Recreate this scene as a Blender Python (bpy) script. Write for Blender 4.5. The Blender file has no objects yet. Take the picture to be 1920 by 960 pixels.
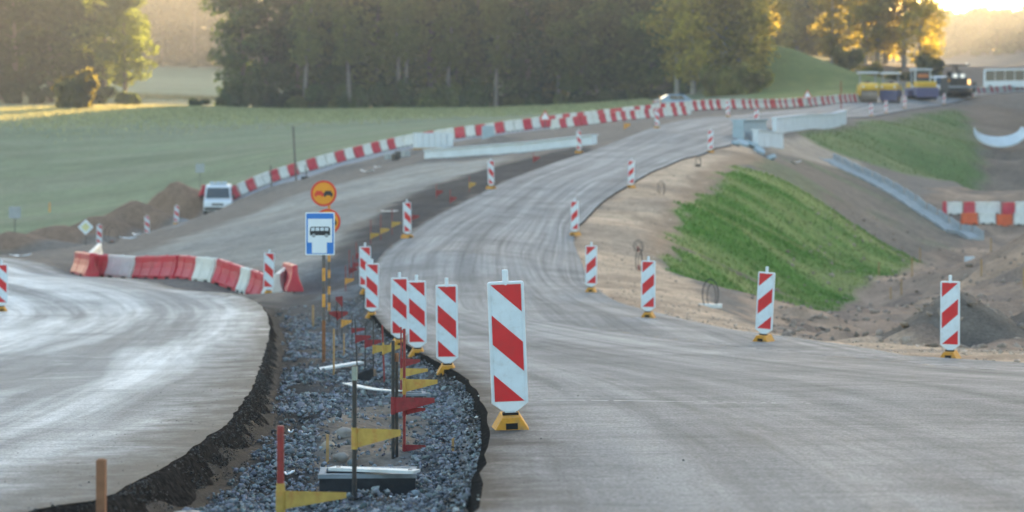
import bpy, bmesh, math, random
import numpy as np
from mathutils import Vector, Matrix
R = math.radians
random.seed(7); rng = np.random.default_rng(11)
sc = bpy.context.scene
C = sc.collection

# ------------------------------------------------------------ camera, sky, sun
F, YH, CZ = 4000.0, 260.0, 7.0          # focal length in photo pixels, horizon row, eye height
cam_d = bpy.data.cameras.new('camera'); cam = bpy.data.objects.new('camera', cam_d); C.objects.link(cam)
cam.location = (0, 0, CZ); cam.rotation_euler = (R(90), 0, 0)
cam_d.sensor_width = 36; cam_d.lens = 36*F/1920; cam_d.shift_y = -(480-YH)/1920
cam_d.clip_start = 0.1; cam_d.clip_end = 6000
cam_d.dof.use_dof = True; cam_d.dof.focus_distance = 19.5; cam_d.dof.aperture_fstop = 2.0
cam_d.dof.aperture_blades = 9
sc.camera = cam

SUN_AZ, SUN_EL = 20.0, 5.8               # degrees right of the view axis, above the horizon
world = bpy.data.worlds.new('World'); sc.world = world; world.use_nodes = True
wn = world.node_tree.nodes; wl = world.node_tree.links
sky = wn.new('ShaderNodeTexSky'); sky.sky_type = 'NISHITA'; sky.sun_disc = False
sky.sun_elevation = R(SUN_EL); sky.sun_rotation = R(SUN_AZ)
sky.air_density = 1.0; sky.dust_density = 1.3; sky.ozone_density = 1.3; sky.altitude = 150
wl.new(sky.outputs[0], wn['Background'].inputs[0]); wn['Background'].inputs[1].default_value = 0.12
sun_d = bpy.data.lights.new('sun', 'SUN'); sun = bpy.data.objects.new('sun', sun_d); C.objects.link(sun)
sun_d.energy = 5.0; sun_d.angle = R(0.6); sun_d.color = (1.0, 0.68, 0.34)
_dir = Vector((math.sin(R(SUN_AZ))*math.cos(R(SUN_EL)), math.cos(R(SUN_AZ))*math.cos(R(SUN_EL)), math.sin(R(SUN_EL))))
sun.rotation_euler = _dir.to_track_quat('Z', 'Y').to_euler(); sun.location = (60, 200, 120)
sc.view_settings.view_transform = 'Standard'; sc.view_settings.look = 'None'
sc.view_settings.exposure = 2.8; sc.view_settings.gamma = 1.0; sc.view_settings.use_curve_mapping = False
sc.render.engine = 'CYCLES'
sc.cycles.use_denoising = True
sc.cycles.volume_step_rate = 4; sc.cycles.volume_max_steps = 64
sc.cycles.max_bounces = 6; sc.cycles.volume_bounces = 0; sc.cycles.transparent_max_bounces = 8
sc.cycles.sample_clamp_indirect = 4

# ------------------------------------------------------------ helpers
def W(x, y, s):      # a surveyed spot: photo column, row and pixels per metre -> metres
    return ((x-960)/s, F/s, CZ+(YH-y)/s)

def tag(o, label=None, cat=None, group=None, kind=None):
    if label: o['label'] = label
    if cat: o['category'] = cat
    if group: o['group'] = group
    if kind: o['kind'] = kind
    return o

def mat(name, col, rough=0.6, spec=0.4, nscale=6.0, namt=0.12, bump=0.0, bscale=40.0, metal=0.0, dirt=None, dirt_amt=0.0, trans=0.0, emit=None, estr=0.0):
    m = bpy.data.materials.new(name); m.use_nodes = True
    nt = m.node_tree; n = nt.nodes; l = nt.links
    b = n['Principled BSDF']
    b.inputs['Roughness'].default_value = rough; b.inputs['Metallic'].default_value = metal
    b.inputs['Specular IOR Level'].default_value = spec
    tc = n.new('ShaderNodeTexCoord')
    nz = n.new('ShaderNodeTexNoise'); nz.inputs['Scale'].default_value = nscale; nz.inputs['Detail'].default_value = 5
    l.new(tc.outputs['Object'], nz.inputs['Vector'])
    mr = n.new('ShaderNodeMapRange'); mr.inputs[1].default_value = 0.25; mr.inputs[2].default_value = 0.75
    mr.inputs[3].default_value = 1-namt; mr.inputs[4].default_value = 1+namt
    l.new(nz.outputs[0], mr.inputs[0])
    mul = n.new('ShaderNodeMix'); mul.data_type = 'RGBA'; mul.blend_type = 'MULTIPLY'; mul.inputs[0].default_value = 1
    mul.inputs[6].default_value = (*col, 1); l.new(mr.outputs[0], mul.inputs[7])
    out = mul.outputs[2]
    if dirt is not None:
        n2 = n.new('ShaderNodeTexNoise'); n2.inputs['Scale'].default_value = nscale*0.7; n2.inputs['Detail'].default_value = 8
        n2.inputs['Roughness'].default_value = 0.7
        l.new(tc.outputs['Object'], n2.inputs['Vector'])
        r2 = n.new('ShaderNodeMapRange'); r2.inputs[1].default_value = 0.5; r2.inputs[2].default_value = 0.72
        r2.inputs[3].default_value = 0; r2.inputs[4].default_value = dirt_amt
        l.new(n2.outputs[0], r2.inputs[0])
        mx = n.new('ShaderNodeMix'); mx.data_type = 'RGBA'; l.new(r2.outputs[0], mx.inputs[0])
        l.new(out, mx.inputs[6]); mx.inputs[7].default_value = (*dirt, 1); out = mx.outputs[2]
    l.new(out, b.inputs['Base Color'])
    if bump:
        nb = n.new('ShaderNodeTexNoise'); nb.inputs['Scale'].default_value = bscale; nb.inputs['Detail'].default_value = 6
        l.new(tc.outputs['Object'], nb.inputs['Vector'])
        bp = n.new('ShaderNodeBump'); bp.inputs['Strength'].default_value = bump; bp.inputs['Distance'].default_value = 0.02
        l.new(nb.outputs[0], bp.inputs['Height']); l.new(bp.outputs[0], b.inputs['Normal'])
    if trans: b.inputs['Transmission Weight'].default_value = trans
    if emit:
        b.inputs['Emission Color'].default_value = (*emit, 1); b.inputs['Emission Strength'].default_value = estr
    return m

class MB:
    """collects shapes, builds ONE mesh object"""
    def __init__(s): s.v = []; s.f = []; s.sm = []
    def add(s, vs, fs, smooth=False):
        o = len(s.v); s.v += [tuple(v) for v in vs]; s.f += [tuple(i+o for i in f) for f in fs]; s.sm += [smooth]*len(fs); return s
    def box(s, c, d, rz=0, M=None, taper=1.0):
        x, y, z = d[0]/2, d[1]/2, d[2]/2
        vs = []
        for sz in (-1, 1):
            t = taper if sz > 0 else 1
            for sx, sy in ((-1,-1),(1,-1),(1,1),(-1,1)):
                vs.append(Vector((sx*x*t, sy*y*t, sz*z)))
        if rz: vs = [Matrix.Rotation(rz, 3, 'Z') @ v for v in vs]
        if M is not None: vs = [M @ v for v in vs]
        vs = [v+Vector(c) for v in vs]
        return s.add(vs, [(3,2,1,0),(4,5,6,7),(0,1,5,4),(1,2,6,5),(2,3,7,6),(3,0,4,7)])
    def prism(s, pts, a, b, axis='Y', bevel=0):
        """polygon extruded a..b along axis; pts are the other two coordinates (X,Z for Y; X,Y for Z; Y,Z for X)"""
        n = len(pts)
        def P(p, t):
            return (p[0], t, p[1]) if axis == 'Y' else ((p[0], p[1], t) if axis == 'Z' else (t, p[0], p[1]))
        rings = []
        if bevel:
            cx = sum(p[0] for p in pts)/n; cy = sum(p[1] for p in pts)/n
            def ins(k):
                out = []
                for p in pts:
                    dx, dy = p[0]-cx, p[1]-cy; L = math.hypot(dx, dy) or 1
                    out.append((p[0]-dx/L*k, p[1]-dy/L*k))
                return out
            sg = 1 if b > a else -1
            rings = [(ins(bevel), a), (pts, a+sg*bevel), (pts, b-sg*bevel), (ins(bevel), b)]
        else: rings = [(pts, a), (pts, b)]
        vs = [P(p, t) for q, t in rings for p in q]
        fs = [tuple(range(n))[::-1], tuple(range((len(rings)-1)*n, len(rings)*n))]
        for k in range(len(rings)-1):
            for i in range(n):
                j = (i+1) % n
                fs.append((k*n+i, k*n+j, (k+1)*n+j, (k+1)*n+i))
        return s.add(vs, fs)
    def tube(s, p, q, r, r2=None, n=8, caps=True):
        p, q = Vector(p), Vector(q); r2 = r if r2 is None else r2
        d = (q-p).normalized(); u = d.orthogonal().normalized(); w = d.cross(u)
        vs = []
        for c, rr in ((p, r), (q, r2)):
            for i in range(n):
                a = 2*math.pi*i/n; vs.append(c+u*math.cos(a)*rr+w*math.sin(a)*rr)
        s.add(vs, [(i, (i+1) % n, n+(i+1) % n, n+i) for i in range(n)], True)
        if caps: s.add(vs[:n], [tuple(range(n))[::-1]]); s.add(vs[n:], [tuple(range(n))])
        return s
    def path(s, pts, r, n=6, r2=None):
        r2 = r if r2 is None else r2
        for i in range(len(pts)-1):
            a = r+(r2-r)*i/(len(pts)-1); b = r+(r2-r)*(i+1)/(len(pts)-1)
            s.tube(pts[i], pts[i+1], a, b, n, True)
        return s
    def disc(s, c, rad, t, axis='Y', n=32):
        pts = [(math.cos(2*math.pi*i/n)*rad, math.sin(2*math.pi*i/n)*rad) for i in range(n)]
        if axis == 'Y': return s.prism([(c[0]+p[0], c[2]+p[1]) for p in pts], c[1]-t/2, c[1]+t/2, 'Y')
        if axis == 'X': return s.prism([(c[1]+p[0], c[2]+p[1]) for p in pts], c[0]-t/2, c[0]+t/2, 'X')
        return s.prism([(c[0]+p[0], c[1]+p[1]) for p in pts], c[2]-t/2, c[2]+t/2, 'Z')
    def build(s, name, m, parent=None, loc=None, fix=True):
        me = bpy.data.meshes.new(name); me.from_pydata(s.v, [], s.f)
        me.polygons.foreach_set('use_smooth', s.sm)
        if fix:
            bm = bmesh.new(); bm.from_mesh(me); bmesh.ops.recalc_face_normals(bm, faces=bm.faces); bm.to_mesh(me); bm.free()
        if m is not None: me.materials.append(m)
        o = bpy.data.objects.new(name, me); C.objects.link(o)
        if parent is not None: o.parent = parent
        if loc is not None: o.location = loc
        return o

def empty(name, loc=(0,0,0), rz=0.0):
    o = bpy.data.objects.new(name, None); C.objects.link(o); o.location = loc; o.rotation_euler = (0,0,rz); o.empty_display_size = .2
    return o
def copy_tree(o, parent=None):
    c = o.copy(); C.objects.link(c); c.parent = parent
    for ch in o.children: copy_tree(ch, c)
    return c
def drop(o):
    for ch in list(o.children): drop(ch)
    bpy.data.objects.remove(o)

def _h(ix, iy, seed):
    n = (ix.astype(np.int64)*374761393 + iy.astype(np.int64)*668265263 + seed*974634777) & 0xffffffff
    n = ((n ^ (n >> 13))*1274126177) & 0xffffffff
    return ((n ^ (n >> 16)) & 0xffff)/65535.0
def vnoise(x, y, seed=0):
    x = np.asarray(x, float); y = np.asarray(y, float)
    ix, iy = np.floor(x), np.floor(y); fx, fy = x-ix, y-iy
    fx = fx*fx*(3-2*fx); fy = fy*fy*(3-2*fy)
    a = _h(ix,iy,seed); b = _h(ix+1,iy,seed); c = _h(ix,iy+1,seed); d = _h(ix+1,iy+1,seed)
    return (a*(1-fx)+b*fx)*(1-fy)+(c*(1-fx)+d*fx)*fy
def fbm(x, y, oct=4, seed=0):
    t = 0; a = .5; k = 1.0
    for i in range(oct): t = t+a*vnoise(np.asarray(x)*k, np.asarray(y)*k, seed+i*17); a *= .5; k *= 2.03
    return t/(1-.5**oct)
def sstep(a, b, x): t = np.clip((x-a)/(b-a), 0, 1); return t*t*(3-2*t)
def inpoly(poly, X, Y):
    ins = np.zeros(X.shape, bool); n = len(poly)
    for i in range(n):
        x1,y1 = poly[i]; x2,y2 = poly[(i+1) % n]
        c = (y1 > Y) != (y2 > Y)
        ins ^= c & (X < (x2-x1)*(Y-y1)/((y2-y1) or 1e-9)+x1)
    return ins
def dpoly(poly, X, Y, closed=True):
    d = np.full(X.shape, 1e9); n = len(poly)
    for i in range(n if closed else n-1):
        x1,y1 = poly[i]; x2,y2 = poly[(i+1) % n]
        dx,dy = x2-x1, y2-y1; L = dx*dx+dy*dy or 1e-9
        t = np.clip(((X-x1)*dx+(Y-y1)*dy)/L, 0, 1)
        d = np.minimum(d, np.hypot(X-x1-t*dx, Y-y1-t*dy))
    return d
def sdp(poly, X, Y):       # distance to the outline, positive inside; far points just get a large negative
    p = np.array(poly); out = np.full(X.shape, -60.0)
    k = (X > p[:,0].min()-8) & (X < p[:,0].max()+8) & (Y > p[:,1].min()-8) & (Y < p[:,1].max()+8)
    if k.any():
        x, y = X[k], Y[k]; d = dpoly(poly, x, y); out[k] = np.where(inpoly(poly, x, y), d, -d)
    return out
def plan(pts): return [((x-960)/s, F/s) for x, s in pts]
def resample(p, n):
    p = np.array(p, float); d = np.r_[0, np.cumsum(np.hypot(*np.diff(p, axis=0).T))]
    # Catmull-Rom through the points, even steps
    out = []
    for i in range(len(p)-1):
        p0 = p[max(i-1,0)]; p1 = p[i]; p2 = p[i+1]; p3 = p[min(i+2,len(p)-1)]
        for t in np.linspace(0, 1, 12, endpoint=False):
            out.append(.5*((2*p1)+(-p0+p2)*t+(2*p0-5*p1+4*p2-p3)*t*t+(-p0+3*p1-3*p2+p3)*t**3))
    out.append(p[-1]); out = np.array(out)
    d = np.r_[0, np.cumsum(np.hypot(*np.diff(out, axis=0).T))]
    q = np.linspace(0, d[-1], n)
    return np.stack([np.interp(q, d, out[:,0]), np.interp(q, d, out[:,1])], 1)

# ------------------------------------------------------------ the lie of the land
# surveyed spots (photo column, row, pixels per metre)
CP = [  # main road, gravel-side edge
 (880,960,373),(905,880,300),(918,808,235),(872,718,152),(825,692,133),(760,655,108),(720,622,93),(693,592,80),(684,553,71.5),(690,520,66),(712,485,60),
 (745,453,56),(800,415,51),(880,365,46),(960,332,41),(1050,300,36.5),(1100,283,34.5),(1180,255,30.5),(1240,238,27.5),(1330,222,24.5),(1450,205,21.5),(1560,194,18.5),(1600,190,17.2),(1750,177,15.2),(1920,165,13.5),
 # main road, valley-side edge
 (1800,675,137),(1920,684,146),(1433,640,98),(1215,596,80),(1108,548,68),(1090,500,60),(1078,446,53),(1120,395,47),(1183,352,42),(1250,318,38),(1332,286,34),(1390,255,30),(1440,232,26.5),(1585,212,21.5),(1700,198,18.5),(1800,187,16.5),(1920,173,14.5),
 # side road
 (50,960,359),(200,930,330),(330,860,262),(430,790,205),(470,730,165),(490,680,125),(505,620,92),(495,580,76),(465,560,69),(400,547,65),(300,532,61.5),(200,520,58),(120,505,54),(0,482,48),(0,583,73),(0,700,130),(0,860,262),
 (563,553,62),(155,513,54),
 # shoulder and crest of the bank
 (1160,446,53),(1250,450,52),(1290,385,46),(1340,330,40),(1370,300,37),(1400,282,33.5),(1300,522,62),(1350,570,70),(1420,612,80),(1500,634,88),(1560,640,92),(1600,643,95),(1440,610,70),(1520,622,74),(1920,650,110),(1750,645,100),
 (1480,600,53),(1580,572,47.5),(1660,530,41.5),(1725,490,36.5),(1775,460,33),(1830,430,29.5),
 (1600,592,60),(1700,570,56),(1760,560,55),(1850,560,58),(1920,560,60),(1920,440,45),(1850,472,45),(1790,500,44),(1920,485,52),(2000,440,52),(2000,400,45),
 (1450,300,31),(1600,380,31.5),(1700,440,32.5),(1870,410,29),(1920,402,29),
 (1560,305,27.5),(1500,272,27),(1700,365,28.5),
 (1560,250,24.5),(1700,322,25.5),(1830,362,23.5),(1640,225,21.5),(1760,240,19.5),(1830,270,19.5),(1700,270,22.5),
 (1870,350,25),(1870,285,20.5),(1920,350,25),(1870,262,19.5),(1830,205,17),(1900,215,17.2),(1900,240,18.5),
 # middle track and left low ground
 (640,480,58),(600,470,54),(450,470,50),(300,475,46.5),(700,400,47),(500,400,37),(600,350,33.5),(700,330,32.5),(850,320,35.5),(750,303,29.5),(950,292,33),(1100,268,30.5),(900,265,26.5),(1100,248,27),
 (600,325,27),(480,370,27),(410,405,26),(380,409,26),(430,399,26.3),(395,414,27.2),(330,418,28.5),(275,440,30),(185,460,33),(60,478,40),
 (440,366,25.5),(520,338,25),(600,312,24.7),(700,287,24.3),(760,273,24),(880,255,24),(1000,240,23.7),(1130,224,23),(1260,210,22),(1400,203,20.5),
 # field
 (0,400,22),(150,385,22),(300,365,22),(200,350,20),(0,300,17),(300,280,17),(500,290,20),(700,250,18),(1000,215,17.5),(600,205,11.5),(850,203,11.5),(0,205,12),(-200,205,12),(300,200,11.8),(1150,200,12),(1250,198,14),
 (315,186,9.5),(315,160,7.5),(330,126,6),(200,126,6),(1000,190,9),
 (1405,82,11.5),(1330,150,11.5),(1500,124,12),(1575,172,13.8),(1450,182,14.2),(1460,100,10.8),(1620,150,11.5),(1550,138,11.3),(1700,150,11),
 (1850,150,9),(2000,140,8.5),(1850,140,7),(2100,140,9)]
CPW = [W(*c) for c in CP]
CPW += [(x,y,CZ+z) for x,y,z in [(-.8,7,-1.62),(-2.5,1,-1.2),(-3,-20,-.2),(20,-20,-.3),(-30,-20,-.6),(10,3,-1.4),(8,12,-1.98),(5,18,-2.4),(9,24,-2.65),(20,16,-2.2),(40,8,-1.6),(30,30,-2.6),(45,60,-2.5),(60,110,-1),(75,160,0),(60,180,1.2),(80,230,5),(-14,12,-1.95),(-25,25,-2.6),(-30,50,-4),(-45,90,-5.4),(-60,140,-6),(-90,200,-5),
   (-130,300,4),(-160,500,12),(0,520,9),(60,480,14),(0,800,20),(200,500,25),(160,520,25),(172,620,30),(150,350,19),(250,300,22),(100,260,11),(122,330,16),(130,240,14),(110,200,9),(120,660,18),(260,700,26),(210,930,39),(300,930,41),(170,930,36),(120,930,26),(60,930,20),(400,930,40),(260,1150,36),(-300,400,5),(-300,100,-5),(300,100,3),(-120,760,27),(0,1400,25),(300,1400,40),(-400,1400,30)]]  # right of view the slope is raised so the added wood blocks the sun
def _rbf(X, Y):
    X = np.asarray(X, float).ravel(); Y = np.asarray(Y, float).ravel(); out = np.empty(X.size)
    for i in range(0, X.size, 40000):
        x = X[i:i+40000]; y = Y[i:i+40000]
        r2 = (x[:,None]-_P[:,0])**2+(y[:,None]-_P[:,1])**2
        out[i:i+40000] = np.sqrt(r2+_cs) @ _w[:-3] + _w[-3] + _w[-2]*x*.01 + _w[-1]*y*.01
    return out
def _fit(pts, soft=1.0):
    global _P, _cs, _w
    _P = np.array(pts); _cs = (0.10*np.maximum(_P[:,1], 6))**2*0.2          # rounding grows with distance
    n = len(_P); A = np.zeros((n+3, n+3))
    r2 = (_P[:,None,0]-_P[None,:,0])**2+(_P[:,None,1]-_P[None,:,1])**2
    A[:n,:n] = np.sqrt(r2+_cs[None,:]) - np.eye(n)*(0.02+0.0008*_P[:,1])*soft
    Q = np.stack([np.ones(n), _P[:,0]*.01, _P[:,1]*.01], 1); A[:n,n:] = Q; A[n:,:n] = Q.T
    _w = np.linalg.solve(A, np.r_[_P[:,2], 0, 0, 0])
_fit(CPW)
def zb(X, Y): return _rbf(X, Y).reshape(np.shape(X))

# road outlines in plan
main_L = [(-2.6,-6),(-1.6,2),(-.75,7)]+plan([(880,373),(905,300),(918,235),(905,190),(872,152),(825,131),(760,108),(720,93),(693,80),(684,71.5),(690,66),(712,60),(745,56),(800,51),(880,46),(960,41),(1050,36.5),(1100,34.5),(1180,30.5),(1240,27.5),(1330,24.5),(1450,21.5),(1560,18.5),(1600,17.2),(1750,15.2),(1920,13.5),(2100,12)])
main_R = [(60,-4),(42,3),(28,10.5)]+[(20,15.5),(14,20),(10,24.2)]+plan([(1920,146),(1800,137),(1600,112),(1433,98),(1310,88),(1215,80),(1145,74),(1108,68),(1090,60),(1078,53),(1120,47),(1183,42),(1250,38),(1332,34),(1390,30),(1440,26.5),(1585,21.5),(1700,18.5),(1800,16.5),(1920,14.5),(2100,12.7)])
side_O = [(-2.75,-6),(-2.7,3),(-2.62,8)]+plan([(50,359),(200,330),(330,262),(430,205),(470,165),(490,125),(505,92),(495,76),(465,69),(400,65),(300,61.5),(200,58),(120,54),(0,48)])+[(-27,91)]
side_I = [(-13,-6),(-12.5,0),(-12,5),(-12,10),(-12,14),(-12,18),(-12,22),(-12.2,27),(-12.6,33),(-12.9,40),(-13.1,47),(-13.3,52),(-13.8,56),(-15,60.5),(-17,64.5),(-20,68.5),(-25,73.5),(-32,82)]
NL = 520
mL, mR = resample(main_L, NL), resample(main_R, NL)
sO, sI = resample(side_O, 400), resample(side_I, 400)
# even out the long profile of the main road, then fit the land to it again
def _even(E, sg):
    z = zb(E[:,0], E[:,1]); n = len(z); k = np.arange(-3*sg, 3*sg+1); g = np.exp(-.5*(k/sg)**2); g /= g.sum()
    zz = np.r_[z[0]+(z[0]-z[1:3*sg+1][::-1]), z, z[-1]+(z[-1]-z[-3*sg-1:-1][::-1])]
    return np.convolve(zz, g, 'valid')
_zl, _zr = _even(mL, 14), _even(mR, 14)
_keep = []
for _k, p in enumerate(CPW):
    if _k < 42: continue
    if min(np.hypot(mL[:,0]-p[0], mL[:,1]-p[1]).min(), np.hypot(mR[:,0]-p[0], mR[:,1]-p[1]).min()) < .012*p[1]: continue
    _keep.append(p)
_fit(_keep+[(mL[i,0], mL[i,1], _zl[i]) for i in range(0, NL, 6)]+[(mR[i,0], mR[i,1], _zr[i]) for i in range(0, NL, 6)], .5)
main_poly = [tuple(p) for p in mL[::4]]+[tuple(p) for p in mR[::-4]]
side_poly = [tuple(p) for p in sO[::5]]+[tuple(p) for p in sI[::-5]]

# zones of the ground, outlined in plan
Z_median = [tuple(p) for p in mL[:300:4]]+plan([(560,58),(560,64),(490,72)])+[tuple(p) for p in sO[:280:5][::-1]]
Z_dark = plan([(560,66),(600,58),(660,52),(720,46),(800,41),(900,37),(1000,34.5),(1080,32),(1120,34),(960,41),(880,46),(800,51),(745,56),(690,66),(684,71),(640,74)])
Z_track = plan([(240,46),(330,43),(430,37),(560,34),(660,32),(760,30.3),(880,31.5),(960,33.5),(900,36.5),(800,40.5),(720,45.5),(640,53),(560,59),(420,52),(300,49)])
Z_sand = plan([(1040,62),(1085,74),(1150,80),(1300,92),(1420,104),(1600,116),(1800,141),(1940,150)])+[(9,36),(7.5,41),(6.9,44)]+plan([(1430,81),(1350,71),(1295,62),(1235,54),(1245,49),(1270,46),(1300,42),(1330,39.5),(1365,36.5),(1430,32),(1400,30),(1340,33),(1180,41),(1070,52)])
Z_grass = plan([(1252,51.5),(1285,46.5),(1310,42.5),(1350,39.5),(1385,37.5),(1500,36.8),(1620,36.5),(1725,36.3),(1690,40),(1640,44),(1580,48),(1540,52),(1500,57),(1440,61),(1380,61),(1320,59),(1275,55.5)])
Z_grass2 = plan([(1500,25.6),(1560,23.4),(1650,20.6),(1720,18.8),(1795,17.2),(1812,18.2),(1835,19.8),(1838,21.8),(1835,24),(1760,25.2),(1690,25.8),(1600,26.2),(1540,26.2)])
Z_field = [(-400,20),(-60,60)]+plan([(-250,34),(0,29),(120,26.5),(250,24.5),(370,24.2),(440,24.6),(520,24),(600,23.8),(760,23.1),(1000,22.8),(1130,22.2),(1260,21.2),(1400,19.6),(1480,17)])+[(38,270),(44,300),(40,340)]+[(36,400),(0,900),(-400,1400)]
Z_bank = plan([(1380,12),(1400,13.6),(1480,15.4),(1600,15.8),(1700,13.5),(1650,11.4),(1560,10.6),(1450,10)])
Z_valley = plan([(1430,82),(1500,90),(1620,98),(1920,112),(2200,100),(2300,40),(2100,25),(1920,20),(1840,21),(1836,25),(1700,29),(1590,34),(1480,40),(1400,57)])
Z_lane = plan([(330,30),(400,27.4),(440,26.7),(520,26.2),(600,26),(700,25.4),(760,25),(880,25),(1000,24.6),(1130,24),(1260,23.2),(1260,22.3),(1130,23.2),(1000,23.8),(880,24.1),(760,24.1),(600,24.8),(440,25.5),(370,25.5),(260,29)])
Z_culv = plan([(1838,25.5),(1920,25.5),(2000,22),(1960,17),(1860,16.6),(1800,16.9),(1818,18.2),(1840,19.8)])

def feat(X, Y):
    """mounds, dug median and other relief on top of the surveyed lie of the land"""
    dz = np.zeros(X.shape)
    def mound(x, s, rx, ry, h, ang=0, p=1.6):
        cx, cy = (x-960)/s, F/s; ca, sa = math.cos(ang), math.sin(ang)
        u = ((X-cx)*ca+(Y-cy)*sa)/rx; v = (-(X-cx)*sa+(Y-cy)*ca)/ry
        r = np.sqrt(u*u+v*v); return h*np.clip(1-r, 0, 1)**1.0*(1+.0*r)
    # spoil berm by the field, left
    for x, s, rx, ry, h, a in [(250,26.5,5.2,2.9,3.3,-.1),(180,27,5.0,2.8,2.6,0),(100,28,5.2,2.8,2.0,0),(325,25.6,3.6,2.8,3.0,0),(20,29,5.0,2.7,1.5,0)]:
        dz = np.maximum(dz, mound(x,s,rx,ry,h,a)*(1+.25*(fbm(X*1.1,Y*1.1,3,5)-.5)))
    # heap of dark sand in the valley mouth
    hp = np.maximum(mound(1800,92,2.15,2.2,1.42), mound(1735,96,1.2,1.2,.6)); hp = np.maximum(hp, mound(1630,97,.8,.8,.22))
    hp = np.maximum(hp, mound(1880,97,1.2,1.2,.34)); hp = np.maximum(hp, mound(1965,90,2.3,1.8,1.15))
    dz = dz+hp*(1+.18*(fbm(X*2.2,Y*2.2,3,9)-.5))
    # channel dug through the side valley
    for k in range(1):
        cd = dpoly(plan([(1874,26),(1874,23),(1874,20.4)]), X, Y, False); dz = dz-.9*sstep(3.2, 1.6, cd)
    # low berm between track and detour lane
    for x, s, rx, ry, h in [(640,28.5,4,1.1,.45),(500,28.2,3.6,1.1,.5),(760,27.5,3.6,1.2,.45),(930,27.4,3.2,1.4,.55)]: dz = dz+mound(x,s,rx,ry,h)
    return dz
def ground_z(X, Y, detail=True):
    """height of the bare ground sheet"""
    X = np.asarray(X, float); Y = np.asarray(Y, float)
    z = zb(X, Y)
    sm = np.maximum(sdp(main_poly, X, Y), sdp(side_poly, X, Y))          # >0 on a road
    med = sstep(-.15, .25, sdp(Z_median, X, Y))*sstep(80, 62, Y)
    off = -.07-.40*sstep(.5, 1.6, sm)                                     # bed under the roads
    rough = (fbm(X*.9, Y*.9, 4, 3)-.5)*.16+(fbm(X*3.1, Y*3.1, 3, 8)-.5)*.07
    fade = sstep(.05, -.7, sm)*sstep(260, 60, Y)
    near = sstep(45, 25, Y)
    bump = (fbm(X*1.7+3, Y*1.1, 3, 21)-.42)*.34+(fbm(X*5, Y*5, 2, 4)-.5)*.10
    val = sstep(0, 1.5, sdp(Z_valley, X, Y))*sstep(-.3, -3, sdp(Z_grass, X, Y)); rough = rough+val*((fbm(X*.45+3, Y*.45, 4, 61)-.5)*1.0+(fbm(X*1.6, Y*1.6, 3, 62)-.5)*.35)*sstep(38, 46, Y)
    dm = -.19*med*sstep(0, -.22, sm)
    return z+off+dm+fade*((1-med)*rough+med*bump*sstep(0,-.5,sm)*(.45+.55*near))+feat(X, Y)*(sm < .0)
def road_z(X, Y): return zb(X, Y)
def gz(x, y):
    X = np.array([x]); Y = np.array([y])
    s = max(sdp(main_poly, X, Y)[0], sdp(side_poly, X, Y)[0])
    return float(road_z(X, Y)[0]) if s > 0 else float(ground_z(X, Y)[0])

def s_on_ground(x, y, s0, lo=.62, hi=1.6):
    """scale (pixels per metre) at which the ground in photo column x is seen in row y, near s0"""
    ss = s0*np.linspace(lo, hi, 160); X = (x-960)/ss; Y = F/ss
    on = np.maximum(sdp(main_poly, X, Y), sdp(side_poly, X, Y)) > 0
    z = np.where(on, road_z(X, Y), ground_z(X, Y)); e = YH-(z-CZ)*ss-y
    k = np.where(e[:-1]*e[1:] <= 0)[0]
    if not len(k): return float(ss[np.argmin(np.abs(e)+np.abs(ss/s0-1)*20)])
    r = [ss[i]+(ss[i+1]-ss[i])*abs(e[i])/(abs(e[i])+abs(e[i+1])+1e-9) for i in k]
    return float(min(r, key=lambda v: abs(v-s0)))

# ------------------------------------------------------------ ground sheet
def grade(a, b, d0, k):
    out = [a]; d = d0
    while out[-1] < b: out.append(out[-1]+d); d *= k
    return out
_ys = [-20,-10,-4]+list(np.arange(0, 8, .5))+list(np.arange(8, 40, .16))+list(np.arange(40, 110, .4))+list(np.arange(110, 220, .9))+grade(220, 1500, 1.5, 1.035)
_xr = list(np.arange(0, 9, .16))+list(np.arange(9, 34, .42))+grade(34, 700, .7, 1.07)
_xl = list(np.arange(0, 6, .16))+list(np.arange(6, 30, .5))+grade(30, 700, .8, 1.07)
_xs = sorted(set([-v for v in _xl]+_xr))
gx, gy = np.meshgrid(np.array(_xs), np.array(_ys)); gzv = ground_z(gx, gy)

def zone(poly, soft=.4, wob=.6, sc_=1.0, seed=1):
    d = sdp(poly, gx, gy)
    return sstep(-soft, soft, d+wob*(fbm(gx*sc_, gy*sc_, 4, seed)-.5)*2)
col = np.zeros(gx.shape+(3,)); col[:] = (.20,.165,.14)
def paint(w, c, var=.25, scx=1.0, scy=1.0, seed=0):
    global col
    v = 1+var*(fbm(gx*scx, gy*scy, 4, seed)-.5)*2
    col = col*(1-w[...,None])+w[...,None]*np.array(c)*v[...,None]
far = sstep(60, 200, gy)
paint(zone(Z_field, 1.5, 2.5, .3), (.20,.222,.125), .30, .03, .12, 31)
w = zone(Z_field, 1.5, 2.5, .3)*sstep(.42, .7, fbm(gx*.05, gy*.16, 4, 77)); paint(w*.7, (.245,.245,.155), .2, .1, .3, 5)
paint(zone(Z_valley, .6, 1.0), (.30,.205,.15), .35, .5, .5, 4)
w = zone(Z_valley, .6, 1.0)*sstep(.5, .66, fbm(gx*.4+5, gy*.22, 4, 90)); paint(w*.8, (.43,.285,.195), .3, 1, 1, 6)
w = zone(Z_valley, .6, 1.0)*sstep(.55, .7, fbm(gx*.7+15, gy*.5, 4, 93)); paint(w*.7, (.19,.14,.115), .3, 1, 1, 6)
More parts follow.
